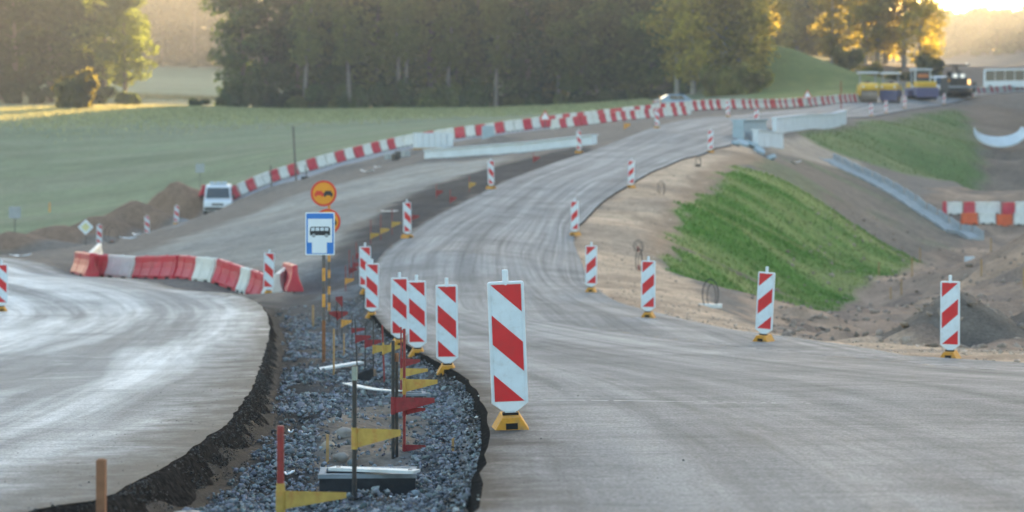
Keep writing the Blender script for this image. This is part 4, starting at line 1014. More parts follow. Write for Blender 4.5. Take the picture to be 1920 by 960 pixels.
def chamber(x, s, w, dp, h, rz, label):
    X, Y, Z = spot(x, s); root = empty('manhole_chamber', (X, Y, Z), rz); t = .035
    for a, b in (((0,-dp/2),(w,t)), ((0,dp/2),(w,t)), ((-w/2+t/2,0),(t,dp-t)), ((w/2-t/2,0),(t,dp-t))):
        MB().box((a[0],a[1],h/2-.15), (b[0],b[1],h+.3)).build('wall', M_TARP, root)
    for a, b in (((0,-dp/2),(w+.02,t+.01)), ((0,dp/2),(w+.02,t+.01)), ((-w/2+t/2,0),(t+.01,dp-t-.02)), ((w/2-t/2,0),(t+.01,dp-t-.02))):
        MB().box((a[0],a[1],h+.012), (b[0],b[1],.03)).build('rim', M_RIM, root)
    return tag(root, label, 'manhole')
SC = s_on_ground(690, 912, 262); SC2 = s_on_ground(760, 752, 190)
chamber(690, SC, 178/SC, .30, .085, .04, 'black open manhole chamber with grey rim, half buried in gravel')
board('white_board', (622,SC*1.0), (782,SC*1.02), .10, .020, M_PLANK, 'broken white board lying across the black manhole chamber', .125, .165)
chamber(765, SC2, .42, .22, .10, .1, 'small black chamber under the thin white board')
board('thin_white_board', (650,SC2*.94), (762,SC2*1.01), .12, .012, M_PLANK, 'thin white warped sheet lying from the soil to the small chamber', .13, .15, bend=.03)
board('pale_plank', (590,118), (676,116), .18, .03, M_PLANK, 'long pale plank lying across the gravel behind the bus sign', .05, .05)
board('pale_plank', (340,300), (520,316), .12, .02, mat('weathered_plank', (.34,.30,.27), .8, .3, 9, .2, .2, 30), 'grey-brown plank half sunk in gravel beside the side road', .03, .03)
board('metal_sheet', (1490,92), (1575,90), .35, .015, M_PLAST, 'pale metal sheet lying on the dirt at the valley mouth', .06, .07, 'sheet')
board('wood_offcut', (322,315), (350,318), .05, .03, M_WOOD, 'yellow-brown wood offcut at the foot of the side road', .04, .05)
def crumple(x, s, sx, sy, sz, label, nm='plastic_scrap', m=M_PLAST, dz=0.02, cat='litter'):
    X, Y, Z = spot(x, s); v = MB(); n, k = 12, 5; r_ = random.Random(int(x)); vs = []; fs = []
    for i in range(n):
        for j in range(k):
            u, w = i/(n-1)-.5, j/(k-1)-.5
            vs.append((u*sx, w*sy, sz*(1.6*u*u*2+r_.uniform(-.25,.25)+.4*abs(w))))
    for i in range(n-1):
        for j in range(k-1): fs.append((i*k+j, (i+1)*k+j, (i+1)*k+j+1, i*k+j+1))
    v.add(vs, fs); o = v.build(nm, m, None, (X, Y, Z+dz+.1*sz)); o.rotation_euler.z = r_.uniform(-.3,.3)
    md = o.modifiers.new('thick', 'SOLIDIFY'); md.thickness = .006
    return tag(o, label, cat)
crumple(755, SC*1.05, .20, .08, .04, 'crumpled white plastic strip lying in front of the manhole chamber')
crumple(540, 245, .10, .08, .03, 'white plastic scrap on the gravel beside the wood stakes')
crumple(575, 205, .09, .05, .02, 'small pale scrap on the crushed rock above the boulder')
crumple(545, 196, .05, .05, .03, 'tiny white scrap on dark crumbs by the side road')
crumple(655, 165, .14, .09, .03, 'yellowish paper scrap on the brown soil', m=mat('yellow_paper', (.5,.38,.2), .8))
crumple(240, 36, .9, .25, .10, 'pale sheet lying on the dirt behind the barrier wall', dz=.05)
crumple(256, 35.5, .4, .3, .10, 'white lump lying on the dirt beside the pale sheet', dz=.08)
crumple(38, 40, 1.0, .3, .08, 'white sheet lying at the far edge of the side road', dz=.05)
crumple(688, 30.5, .8, .35, .15, 'white plastic bundle at the corner of the grey track', dz=.1)
crumple(708, 30, .4, .3, .12, 'smaller white bundle beside the grey track', dz=.1)
crumple(1490, 30, .8, .4, .10, 'white litter below the broken concrete', dz=.05)
crumple(730, 47, .7, .3, .03, 'pale flat scrap in the dark strip by the road edge', dz=.03)
def rock(x, s, r, label, m=M_STONE, sq=.7, nm='boulder', seed=0):
    X, Y, Z = spot(x, s); bm = bmesh.new(); bmesh.ops.create_icosphere(bm, subdivisions=3, radius=1); q = random.Random(seed+int(x))
    ph = [q.uniform(0,6) for _ in range(6)]
    for v in bm.verts:
        c = v.co; k = 1+.10*math.sin(3*c.x+ph[0])+.10*math.sin(2.6*c.y+ph[1])+.08*math.sin(4*c.z+ph[2])+.05*math.sin(7*c.x+5*c.y+ph[3])
        v.co = Vector((c.x*k*r, c.y*k*r*.9, c.z*k*r*sq))
    me = bpy.data.meshes.new(nm); bm.to_mesh(me); bm.free(); me.polygons.foreach_set('use_smooth', [True]*len(me.polygons)); me.materials.append(m)
    o = bpy.data.objects.new(nm, me); C.objects.link(o); o.location = (X, Y, Z+r*sq*.45); o.rotation_euler.z = q.uniform(0,6)
    return tag(o, label, 'boulder')
rock(615, 222, .068, 'rounded tan boulder on the crushed rock beside the brown soil', mat('tan_boulder', (.36,.29,.22), .8, .3, 6, .2, .4, 14))
rock(640, 226, .062, 'grey flat stone beside the rounded tan boulder')
rock(630, 205, .055, 'dark stone half buried behind the tan boulder', mat('dark_stone', (.12,.115,.115), .8, .3, 6, .25, .4, 14))
rock(645, 212, .085, 'broad grey-brown stone at the edge of the brown soil', sq=.5)
rock(700, 232, .04, 'small brown stone on the soil heap', mat('brown_stone', (.2,.155,.12), .85))
rock(560, 252, .05, 'dark lump of asphalt beside the wood stake', mat('asphalt_lump', (.05,.048,.046), .9), .6)
rock(510, 262, .06, 'black clod at the dark foot of the side road', mat('black_clod', (.035,.032,.03), .95), .5)
# black sheet wedge
pa, pb = spot(640, 128), spot(697, 134)
v = MB(); pts = [((640-690)/130,0,-.02),((655-690)/130,.05,.06),((680-690)/130,.02,.20),((700-690)/130,0,.24),((702-690)/130,.02,-.02)]
v.add([(p[0],p[1]-.04,p[2]) for p in pts]+[(p[0]+.02,p[1]+.35,p[2]*.8-.02) for p in pts], [(0,1,2,3,4),(9,8,7,6,5)]+[(i,(i+1) % 5,5+(i+1) % 5,5+i) for i in range(5)])
X, Y, Z = spot(690, 130); o = v.build('black_sheet', M_TARP, None, (X, Y, Z)); tag(o, 'black plastic sheet propped on the gravel by the pennant rods', 'sheet')

# ------------------------------------------------------------ crushed rock
def stones(name, pts, size, label, m, seed, colfn):
    r_ = np.random.default_rng(seed); n = len(pts)
    bm = bmesh.new(); bmesh.ops.create_icosphere(bm, subdivisions=1, radius=1)
    bv = np.array([v.co[:] for v in bm.verts]); bf = np.array([[v.index for v in f.verts] for f in bm.faces]); bm.free()
    k = len(bv)
    v = bv[None]*(1+r_.uniform(-.5,.35,(n,k,1)))*r_.uniform(.45,1.3,(n,1,3))*np.array([1,1,.75])
    a = r_.uniform(0, 6.28, n); ca, sa = np.cos(a)[:,None], np.sin(a)[:,None]
    b = r_.uniform(-.7,.7,n); cb, sb = np.cos(b)[:,None], np.sin(b)[:,None]
    x = v[...,0]*cb-v[...,2]*sb; z = v[...,0]*sb+v[...,2]*cb; y = v[...,1]
    v = np.stack([x*ca-y*sa, x*sa+y*ca, z], -1)*size[:,None,None]+pts[:,None]
    f = (bf[None]+np.arange(n)[:,None,None]*k).reshape(-1,3)
    me = bpy.data.meshes.new(name); me.vertices.add(n*k); me.vertices.foreach_set('co', v.ravel())
    me.loops.add(f.size); me.loops.foreach_set('vertex_index', f.ravel().astype(np.int32))
    me.polygons.add(len(f)); me.polygons.foreach_set('loop_start', np.arange(0, f.size, 3, dtype=np.int32))
    c = colfn(n, r_); at = me.color_attributes.new('Col', 'FLOAT_COLOR', 'POINT')
    at.data.foreach_set('color', np.repeat(np.concatenate([c, np.ones((n,1))], 1), k, 0).ravel())
    me.update(); me.materials.append(m)
    o = bpy.data.objects.new(name, me); C.objects.link(o); return tag(o, label, None, kind='stuff')
def attr_mat(name, rough=.85):
    m = bpy.data.materials.new(name); m.use_nodes = True; nt = m.node_tree; n = nt.nodes; l = nt.links; b = n['Principled BSDF']
    at = n.new('ShaderNodeAttribute'); at.attribute_name = 'Col'; b.inputs['Roughness'].default_value = rough; b.inputs['Specular IOR Level'].default_value = .3
    tc = n.new('ShaderNodeTexCoord'); z = n.new('ShaderNodeTexNoise'); z.inputs['Scale'].default_value = 60; z.inputs['Detail'].default_value = 4; l.new(tc.outputs['Object'], z.inputs[0])
    r = n.new('ShaderNodeMapRange'); r.inputs[1].default_value = .3; r.inputs[2].default_value = .7; r.inputs[3].default_value = .75; r.inputs[4].default_value = 1.25; l.new(z.outputs[0], r.inputs[0])
    x = n.new('ShaderNodeMix'); x.data_type = 'RGBA'; x.blend_type = 'MULTIPLY'; x.inputs[0].default_value = 1; l.new(at.outputs['Color'], x.inputs[6]); l.new(r.outputs[0], x.inputs[7]); l.new(x.outputs[2], b.inputs['Base Color'])
    return m
M_ROCK = attr_mat('crushed_rock')
def scatter(n, y0, y1, seed, power=2.0):
    r_ = np.random.default_rng(seed); t = r_.random(n); Y = 1/(1/y0+t*(1/y1-1/y0)); X = r_.uniform(-7.5, 1.5, n)
    return X, Y, r_
X, Y, r_ = scatter(320000, 8.5, 56, 2)
sm_ = np.maximum(sdp(main_poly, X, Y), sdp(side_poly, X, Y))
ok = (sdp(Z_median, X, Y) > -.02) & (sm_ < -.06)
soil = sdp(Z_soil, X, Y) > -.05
dside = dpoly([tuple(p) for p in sO[:260:3]], X, Y, False); dmain = dpoly([tuple(p) for p in mL[:280:3]], X, Y, False)
heap = fbm(X*.8+9, Y*.45, 4, 35)
prob = np.where(soil, .14, sstep(.68, .45, heap)*.88+.12)*sstep(.22, .5, dside+.3*(fbm(X*1.4,Y*1.4,3,33)-.5))
prob = np.maximum(prob, .95*sstep(.75, .45, dmain)*sstep(.10,.2,dmain))
ok &= r_.random(len(X)) < prob
X, Y = X[ok], Y[ok]; size = .0075+.021*r_.random(len(X))**2.2*np.where(r_.random(len(X)) < .05, 1.9, 1.0)*np.clip(Y/18,.9,2.0)
Zs = ground_z(X, Y)+size*.25+r_.uniform(0,.03,len(X))*(Y < 40)
print('stones', len(X))
stones('crushed_rock', np.stack([X,Y,Zs],1), size, 'blue-grey crushed rock heaped between the two roads', M_ROCK, 3,
       lambda n, q: np.array([.20,.212,.226])*(q.uniform(.3,1.45,(n,1)))*q.uniform(.92,1.08,(n,3)))
# asphalt crumbs along both broken edges and on the side road
t_ = r_.random(15000); i_ = (r_.random(15000)*250).astype(int); P_ = sO[i_]*(1-t_[:,None])+sO[i_+1]*t_[:,None]
nd = (sI[i_]-sO[i_]); nd /= np.hypot(nd[:,0], nd[:,1])[:,None]
off = np.where(r_.random(15000) < .05, np.abs(r_.normal(0,.7,15000)), -np.abs(r_.normal(.14,.22,15000)))
P_ = P_+nd*off[:,None]; k_ = (P_[:,1] > 8) & (P_[:,1] < 40); P_ = P_[k_]; off = off[k_]
zz = np.where(sdp(side_poly, P_[:,0], P_[:,1]) > 0, road_z(P_[:,0], P_[:,1]), np.maximum(ground_z(P_[:,0], P_[:,1]), road_z(P_[:,0], P_[:,1])+np.interp(-off, [0,.05,.114,.19,.36], [-.01,-.03,-.12,-.20,-.5])))
sz = r_.uniform(.004,.012,len(P_))*np.where(off > 0, .55, 1)
dark = lambda n, q: np.array([.045,.042,.040])*q.uniform(.4,2.4,(n,1))
stones('asphalt_crumbs', np.stack([P_[:,0],P_[:,1],zz+sz*.3],1), sz, 'dark asphalt crumbs along the broken side road edge', M_ROCK, 4, dark)
t_ = r_.random(5200); i_ = (r_.random(5200)*260).astype(int); P_ = mL[i_]*(1-t_[:,None])+mL[i_+1]*t_[:,None]
nd = (mR[i_]-mL[i_]); nd /= np.hypot(nd[:,0], nd[:,1])[:,None]
P_ = P_+nd*np.where(r_.random(5200) < .02, np.abs(r_.normal(0,1.6,5200)), -np.abs(r_.normal(.10,.09,5200)))[:,None]; P_ = P_[(P_[:,1] > 8) & (P_[:,1] < 60)]
inn = sdp(main_poly, P_[:,0], P_[:,1]) > 0
zz = np.where(inn, road_z(P_[:,0], P_[:,1]), road_z(P_[:,0], P_[:,1])-.07); sz = r_.uniform(.006,.022,len(P_))*np.where(inn, .5, 1)
stones('asphalt_crumbs', np.stack([P_[:,0],P_[:,1],zz+sz*.2],1), sz, 'dark asphalt crumbs along the broken main road edge', M_ROCK, 5,
       lambda n, q: np.where(q.random((n,1)) < .10, np.array([[.40,.40,.38]]), np.array([[.038,.037,.038]]))*q.uniform(.5,1.7,(n,1)))
# clods and small stones on the sandy shoulder and the valley mouth
def clods(n, poly, y0, y1, seed, label, s0, s1, colr):
    r_ = np.random.default_rng(seed); p = np.array(poly); X = r_.uniform(p[:,0].min(), p[:,0].max(), n); Y = 1/(1/y0+r_.random(n)*(1/y1-1/y0))
    k = (sdp(poly, X, Y) > 0) & (np.maximum(sdp(main_poly, X, Y), sdp(side_poly, X, Y)) < -.02) & (fbm(X*.9, Y*.6, 3, seed) > .42); X, Y = X[k], Y[k]
    sz = r_.uniform(s0, s1, len(X))**1.0; stones('soil_clods', np.stack([X,Y,ground_z(X,Y)+sz*.15],1), sz, label, M_ROCK, seed, lambda n, q: np.array(colr)*q.uniform(.6,1.35,(n,1)))
clods(9000, Z_sand, 26, 105, 6, 'small clods and stones on the sandy shoulder', .012, .05, (.50,.37,.28))
clods(11000, Z_valley, 38, 125, 7, 'clods and rubble in the dug valley', .03, .13, (.30,.225,.175))

# ------------------------------------------------------------ grass on the banks
def tufts(name, poly, n, h, label, colr, seed, ymin, ymax, thr=.0):
    r_ = np.random.default_rng(seed); p = np.array(poly)
    X = r_.uniform(p[:,0].min()-.5, p[:,0].max()+.5, n); Y = r_.uniform(p[:,1].min()-.5, p[:,1].max()+.5, n)
    d = sdp(poly, X, Y)+1.0*2*(fbm(X*.9, Y*.9, 4, 1)-.5); u = X*.975-Y*.22; v = X*.22+Y*.975
    nn = .6*fbm(v*.42, u*.05, 3, 51)+.4*fbm(v*.8, u*.35, 3, 56)
    tr = dpoly(plan([(1262,52),(1330,50.4),(1430,49.5),(1520,49),(1590,48.5)]), X, Y, False)
    k = (d > 0) & (tr > .3) & (r_.random(n) < .35+.65*sstep(.7,.35,nn)); X, Y, nn = X[k], Y[k], nn[k]; n = len(X); Z = ground_z(X, Y)
    a = r_.uniform(0, 6.28, n); hh = h*r_.uniform(.5,1.4,n); w = hh*.35; ln = r_.normal(0,.3,(n,2))*hh[:,None]
    b0 = np.stack([X-np.cos(a)*w, Y-np.sin(a)*w, Z-.02], 1); b1 = np.stack([X+np.cos(a)*w, Y+np.sin(a)*w, Z-.02], 1); tp = np.stack([X+ln[:,0], Y+ln[:,1], Z+hh], 1)
    vv = np.stack([b0,b1,tp],1).reshape(-1,3)
    me = bpy.data.meshes.new(name); me.vertices.add(len(vv)); me.vertices.foreach_set('co', vv.ravel()); me.loops.add(len(vv)); me.loops.foreach_set('vertex_index', np.arange(len(vv), dtype=np.int32))
    me.polygons.add(n); me.polygons.foreach_set('loop_start', np.arange(0, len(vv), 3, dtype=np.int32))
    t = sstep(.35,.66,nn)[:,None]; c = (np.array(colr[0])*(1-t)+np.array(colr[1])*t)*r_.uniform(.7,1.3,(n,1)); at = me.color_attributes.new('Col', 'FLOAT_COLOR', 'POINT')
    at.data.foreach_set('color', np.repeat(np.concatenate([c, np.ones((n,1))], 1), 3, 0).ravel()); me.update(); me.materials.append(M_GRASS)
    o = bpy.data.objects.new(name, me); C.objects.link(o); return tag(o, label, None, kind='stuff')
M_GRASS = attr_mat('grass_blades', .8)
tufts('bank_grass', Z_grass, 75000, .10, 'lush green grass sown in rows on the near bank', ((.11,.22,.036),(.27,.295,.10)), 8, 40, 120)
tufts('bank_grass', Z_grass2, 24000, .13, 'duller green grass on the far bank above the chute', ((.12,.18,.055),(.19,.215,.09)), 9, 150, 240)

def standing_grass(name, box, n, h, label, colr, seed):
    """dry standing grass of the far field: upright blades added to catch the low sun"""
    r_ = np.random.default_rng(seed); X = r_.uniform(box[0], box[1], n); Y = r_.uniform(box[2], box[3], n)
    k = (sdp(Z_field, X, Y) > 1) & (r_.random(n) < sstep(box[2], box[2]+.75*(box[3]-box[2]), Y+14*(fbm(X*.08, Y*.08, 3, 4)-.5))**1.5); X, Y = X[k], Y[k]; n = len(X); Z = ground_z(X, Y); a = r_.uniform(0, 6.28, n); hh = h*r_.uniform(.5,1.3,n); w = hh*.22
    b0 = np.stack([X-np.cos(a)*w, Y-np.sin(a)*w, Z-.03], 1); b1 = np.stack([X+np.cos(a)*w, Y+np.sin(a)*w, Z-.03], 1); tp = np.stack([X+r_.normal(0,.1,n), Y+r_.normal(0,.1,n), Z+hh], 1)
    vv = np.stack([b0,b1,tp],1).reshape(-1,3); me = bpy.data.meshes.new(name); me.vertices.add(len(vv)); me.vertices.foreach_set('co', vv.ravel()); me.loops.add(len(vv)); me.loops.foreach_set('vertex_index', np.arange(len(vv), dtype=np.int32))
    me.polygons.add(n); me.polygons.foreach_set('loop_start', np.arange(0, len(vv), 3, dtype=np.int32)); me.update(); me.materials.append(colr)
    o = bpy.data.objects.new(name, me); C.objects.link(o); return tag(o, label, None, kind='stuff')
M_STRAW = leaf_mat('field_grass_blades', (.20,.222,.125), (.30,.275,.12), .45)
standing_grass('field_grass', (-115,20,250,347), 130000, .34, 'standing grass along the far side of the field', M_STRAW, 12)  # blades added so the low sun brightens this strip
standing_grass('field_grass', (-115,-50,400,480), 16000, .45, 'standing grass in the gap beyond the wood', M_STRAW, 13)
# ------------------------------------------------------------ concrete works
def wallrun(nm, a, b, h, t, m, label, n=1, base=.3, cat='wall', cap=True, z_off=0):
    """low wall between plan points in n panels following the ground"""
    root = empty(nm, (*plan([a])[0], gz(*plan([a])[0]))); A, B = plan([a])[0], plan([b])[0]; z0 = root.location.z
    yaw = math.atan2(B[1]-A[1], B[0]-A[0]); L = math.hypot(B[0]-A[0], B[1]-A[1])
    for k in range(n):
        u0, u1 = k/n, (k+1)/n; za = gz(A[0]+(B[0]-A[0])*u0, A[1]+(B[1]-A[1])*u0)-z0+z_off; zb2 = gz(A[0]+(B[0]-A[0])*u1, A[1]+(B[1]-A[1])*u1)-z0+z_off
        x0, x1 = L*u0+.012, L*u1-.012
        o = MB().prism([(x0,za-base),(x1,zb2-base),(x1,zb2+h),(x0,za+h)], -t/2, t/2, 'Y', .01).build('panel', m, root)
        if cap: MB().prism([(x0,za+h),(x1,zb2+h),(x1,zb2+h+.07),(x0,za+h+.07)], -t*.75, t*.75, 'Y').build('coping', m, root)
    root.rotation_euler.z = yaw; return tag(root, label, cat)
wallrun('bridge_parapet', (1452,26.6), (1584,22.2), 1.05, .30, M_CONCW, 'long white concrete parapet on the valley edge of the road', 5)
wallrun('culvert_beam', (800,29.5), (1115,31.5), .52, .5, M_CONCW, 'long pale concrete beam beside the road above the dark strip', 3)
wallrun('wing_wall', (1416,29.8), (1464,28.6), .95, .35, M_CONCW, 'white wing wall block below the parapet end', 1, .6)
o = wallrun('concrete_block', (1384,29.8), (1428,27.8), 1.15, .7, M_CONCB, 'bluish concrete block standing at the road edge', 1, .4)
# broken slabs under it
for i, (x, s, r1) in enumerate([(1392,30.6,.5),(1408,30.4,.6),(1425,30.8,.45),(1380,31,.35),(1445,31,.4)]):
    X, Y, Z = spot(x, s); q = MB(); rr = random.Random(i); M_ = Matrix.Rotation(rr.uniform(-.5,.5),3,'X') @ Matrix.Rotation(rr.uniform(-.5,.5),3,'Y')
    q.prism([(r1*math.cos(a)*rr.uniform(.7,1.1), r1*math.sin(a)*rr.uniform(.7,1.1)) for a in [k*1.05 for k in range(6)]], -.12, .12, 'Z', .02)
    q.v = [tuple(M_ @ Vector(v)) for v in q.v]; o = q.build('concrete_rubble', M_CONCB, None, (X, Y, Z+.12)); tag(o, 'piece of grey-blue rubble below the bluish concrete block, '+ORD[i]+' uphill', 'rubble', 'rubble below the block')
# drainage chute down the bank
def chute():
    A, B = plan([(1548,27.4)])[0], plan([(1832,30.2)])[0]; n = 14; root = empty('drain_chute', (*A, gz(*A))); z0 = root.location.z
    d = Vector((B[0]-A[0], B[1]-A[1], 0)); L = d.length; u = d/L; sd = Vector((-u.y, u.x, 0))
    for k in range(n):
        p = [Vector((*A,0))+d*t for t in (k/n+.006, (k+1)/n-.006)]; zs = [max(gz(q.x, q.y), gz(q.x+sd.x*.9, q.y+sd.y*.9)-.5, gz(q.x-sd.x*.9, q.y-sd.y*.9)-.5)+.12 for q in p]
        if k == 0: zs_prev = zs[0]
        zs[0] = zs_prev; zs_prev = zs[1]
        prof = [(-1.1,-.3),(-1.1,.14),(-.98,.14),(-.92,-.02),(.85,-.02),(.92,.50),(1.06,.50),(1.06,-.3)]
        v = MB(); m_ = len(prof); vs = []
        for q, z in zip(p, zs):
            for a, b in prof: w = q+sd*a*.62; vs.append((w.x-A[0], w.y-A[1], z+b*.75-z0))
        v.add(vs, [tuple(range(m_))[::-1], tuple(range(m_, 2*m_))]+[(i,(i+1) % m_,m_+(i+1) % m_,m_+i) for i in range(m_)])
        v.build('chute_segment', M_CONC, root)
    return tag(root, 'grey concrete drainage chute running down the bank to the barriers', 'drain')
chute()
# white arched culvert lining in the side valley
def culvert():
    X, Y, Z = W(1874, 256, 20); root = empty('fabric_strip', (X, Y, Z)); n = 22
    for k in range(n):
        vs = []
        for t in (k/n+.002, (k+1)/n-.002):
            a = math.pi*(1+t); c, s_ = math.cos(a), math.sin(a)
            lo = (c*2.55, -.55, .75+s_*1.62); hi = (c*2.15, .75, .95+s_*.95)
            for p, off in ((lo,0),(hi,0),(hi,-.16),(lo,-.16)): vs.append((p[0], p[1]-off*.3, p[2]+off))
        MB().add(vs, [(0,1,2,3),(7,6,5,4),(0,4,5,1),(1,5,6,2),(2,6,7,3),(3,7,4,0)]).build('lining_panel', M_CONCW, root)
    return tag(root, 'white lining strip draped across the dug side channel', 'lining')
culvert()
# wrapped stacks and boxes by the track
def stack(nm, x, s, L, w, h, yaw, label, m, n=6):
    X, Y, Z = spot(x, s); root = empty(nm, (X, Y, Z), yaw)
    MB().box((0,0,.06),(L,w,.14)).build('pallet', M_WOOD, root)
    for k in range(n): MB().box((-L/2+L*(k+.5)/n,0,.13+h/2),(L/n-.03,w-.05,h)).build('bundle', m, root)
    return tag(root, label, 'stack')
stack('wrapped_stack', 812, 26.8, 2.7, .9, 1.05, .35, 'long stack of pale wrapped blocks in front of the far barriers', M_CONCW)
stack('grey_box', 915, 26.4, .85, .8, .95, .1, 'grey block standing in front of the far barriers', M_CONCB, 1)
for i, (x, s, r1) in enumerate([(732,28,.4),(748,27.8,.45),(762,28.2,.4),(742,28.6,.3)]):
    X, Y, Z = spot(x, s); q = MB(); rr = random.Random(30+i)
    q.prism([(r1*math.cos(a)*rr.uniform(.6,1.1), r1*math.sin(a)*rr.uniform(.6,1.1)) for a in [k*.9 for k in range(7)]], -.2, .22, 'Z', .03)
    o = q.build('rubble_lump', (M_CONC, M_DGREY)[i % 2], None, (X, Y, Z+.2)); tag(o, ('grey','dark')[i % 2]+' rubble lump at the near end of the concrete beam', 'rubble', 'rubble by the concrete beam')

# ------------------------------------------------------------ painted marks on the road
def mark(x0, s0, x1, s1, w, m, label, n=24, gaps=.0):
    A, B = np.array(plan([(x0,s0)])[0]), np.array(plan([(x1,s1)])[0]); d = B-A; L = np.hypot(*d); u = d/L; sd = np.array([-u[1],u[0]]); v = MB(); r_ = random.Random(int(x0))
    for k in range(n):
        if r_.random() < gaps: continue
        q = []
        for t, e in ((k/n,-1),((k+1)/n,-1),((k+1)/n,1),(k/n,1)):
            p = A+d*t+sd*w/2*e*(1 if .1 < t < .9 else .6); q.append((p[0], p[1], float(road_z(np.array([p[0]]), np.array([p[1]]))[0])+.005))
        v.add(q, [(0,1,2,3)])
    o = v.build('road_marking', m); o['kind'] = 'structure'; o['label'] = label
mark(985, 186, 1300, 192, .06, M_PAINT, 'thin worn white line across the main road', 30, .12)
mark(1300, 192, 1520, 196, .05, M_PAINT, 'fainter end of the worn white line', 24, .5)
mark(-20, 240, 330, 246, .016, M_PAINT, 'thin white line across the side road', 30, .05)

# ------------------------------------------------------------ vehicles and machines
def wheel(root, x, y, z, r, w, side=1):
    t = MB().disc((x, y, z), r, w, 'X', 20).build('wheel', M_TYRE, root)
    MB().disc((x+side*w*.5, y, z), r*.58, .03, 'X', 16).build('rim', M_GREY, t)
def hull(secs):
    """loft of closed profile rings (list of vertex rings of equal length)"""
    v = MB(); n = len(secs[0]); vs = [p for s in secs for p in s]; fs = [tuple(range(n))[::-1], tuple(range((len(secs)-1)*n, len(secs)*n))]
    for k in range(len(secs)-1):
        for i in range(n): fs.append((k*n+i, k*n+(i+1) % n, (k+1)*n+(i+1) % n, (k+1)*n+i))
    return v.add(vs, fs)
def sideprof(pts, hw, inset=.12):
    """side outline (y,z) lofted across the width with rounded sides"""
    zmax = max(p[1] for p in pts); cz = .7; out = []
    for xx, k in ((-hw,1),(-hw+.05,0),(hw-.05,0),(hw,1)):
        ring = []
        for y, z in pts:
            f = 1-.02*k; tum = inset*max(0, (z-1.0)/(zmax-1.0)) if abs(xx) > 0 else 0
            ring.append((xx*(1-tum/hw if tum else 1), y*f, z if not k else z-.02*(z > cz)))
        out.append(ring)
    return hull(out)
def van(nm, x, s, yaw, label, body, cat, L=5.0, hw=.98, H=2.15, bar=False, lamp=True, minibus=False):
    """front of the vehicle faces -Y"""
    root = empty(nm, spot(x, s), yaw); f = -L/2
    pts = [(f,.35),(f-.02,.75),(f+.06,1.05),(f+.75,1.22),(f+1.35,H-.12),(f+1.7,H),(L/2-.1,H),(L/2,H-.15),(L/2,.35)] if not minibus else [(f,.35),(f-.03,.9),(f+.05,1.25),(f+.35,H-.2),(f+.7,H),(L/2-.1,H),(L/2,H-.2),(L/2,.35)]
    sideprof(pts, hw).build('body', body, root)
    gy0, gz0, gy1, gz1 = ((f+.72,1.25,f+1.30,H-.20) if not minibus else (f+.06,1.28,f+.31,H-.28))
    w0, w1 = hw*.86, hw*.78
    g = MB(); e = -.035; g.add([(-w0,gy0+e,gz0),(w0,gy0+e,gz0),(w1,gy1+e,gz1),(-w1,gy1+e,gz1),(-w0,gy0+.1,gz0),(w0,gy0+.1,gz0),(w1,gy1+.1,gz1),(-w1,gy1+.1,gz1)], [(0,1,2,3),(7,6,5,4),(0,4,5,1),(1,5,6,2),(2,6,7,3),(3,7,4,0)]); g.build('windscreen', M_GLASS, root)
    k0 = gy1+.15; nwin = 3 if not minibus else 5
    for sx in (-1, 1):
        for k in range(nwin):
            a = k0+(L/2-.25-k0)*k/nwin; b = k0+(L/2-.25-k0)*(k+1)/nwin-.10
            MB().box((sx*(hw-.075),(a+b)/2,(1.25+H-.22)/2),(.09,b-a,H-.22-1.25)).build('side_window', M_GLASS, root)
        for yy in (f+.85, L/2-.95): wheel(root, sx*(hw-.12), yy, .34, .34, .24, sx)
        MB().box((sx*(hw*.72), f-.005, .82),(.30,.06,.17)).build('headlight', M_LAMPW if lamp else M_SIGNW, root)
        MB().box((sx*(hw+.12), gy0+.25, 1.35),(.16,.1,.26)).build('mirror', M_DGREY, root)
    MB().box((0,f-.015,.50),(hw*1.9,.10,.20)).build('bumper', M_DGREY, root)
    MB().box((0,f-.025,.80),(hw*.85,.05,.14)).build('grille', M_DGREY, root)
    if bar:
        b = MB().box((0,f+1.9,H+.03),(1.2,.30,.06)).build('light_bar', M_GREY, root)
        for sx in (-.42, 0, .42): MB().box((sx,f+1.9,H+.14),(.34,.24,.16)).build('beacon', M_VANB, b)
    return tag(root, label, cat)
van('van', 410, s_on_ground(410, 402, 25), R(6), 'pale blue-white van with roof light bar coming down the lane', M_VANW, 'van', bar=True, lamp=False)
van('van', 1761, 15.8, R(5), 'white van parked between the roller and the dark paver', M_VANW, 'van', 5.0, .98, 2.3)
van('minibus', 1899, 13.9, R(58), 'white minibus with dark windows parked past the paver', M_VANW, 'minibus', 7.5, 1.1, 2.85, lamp=False, minibus=True)
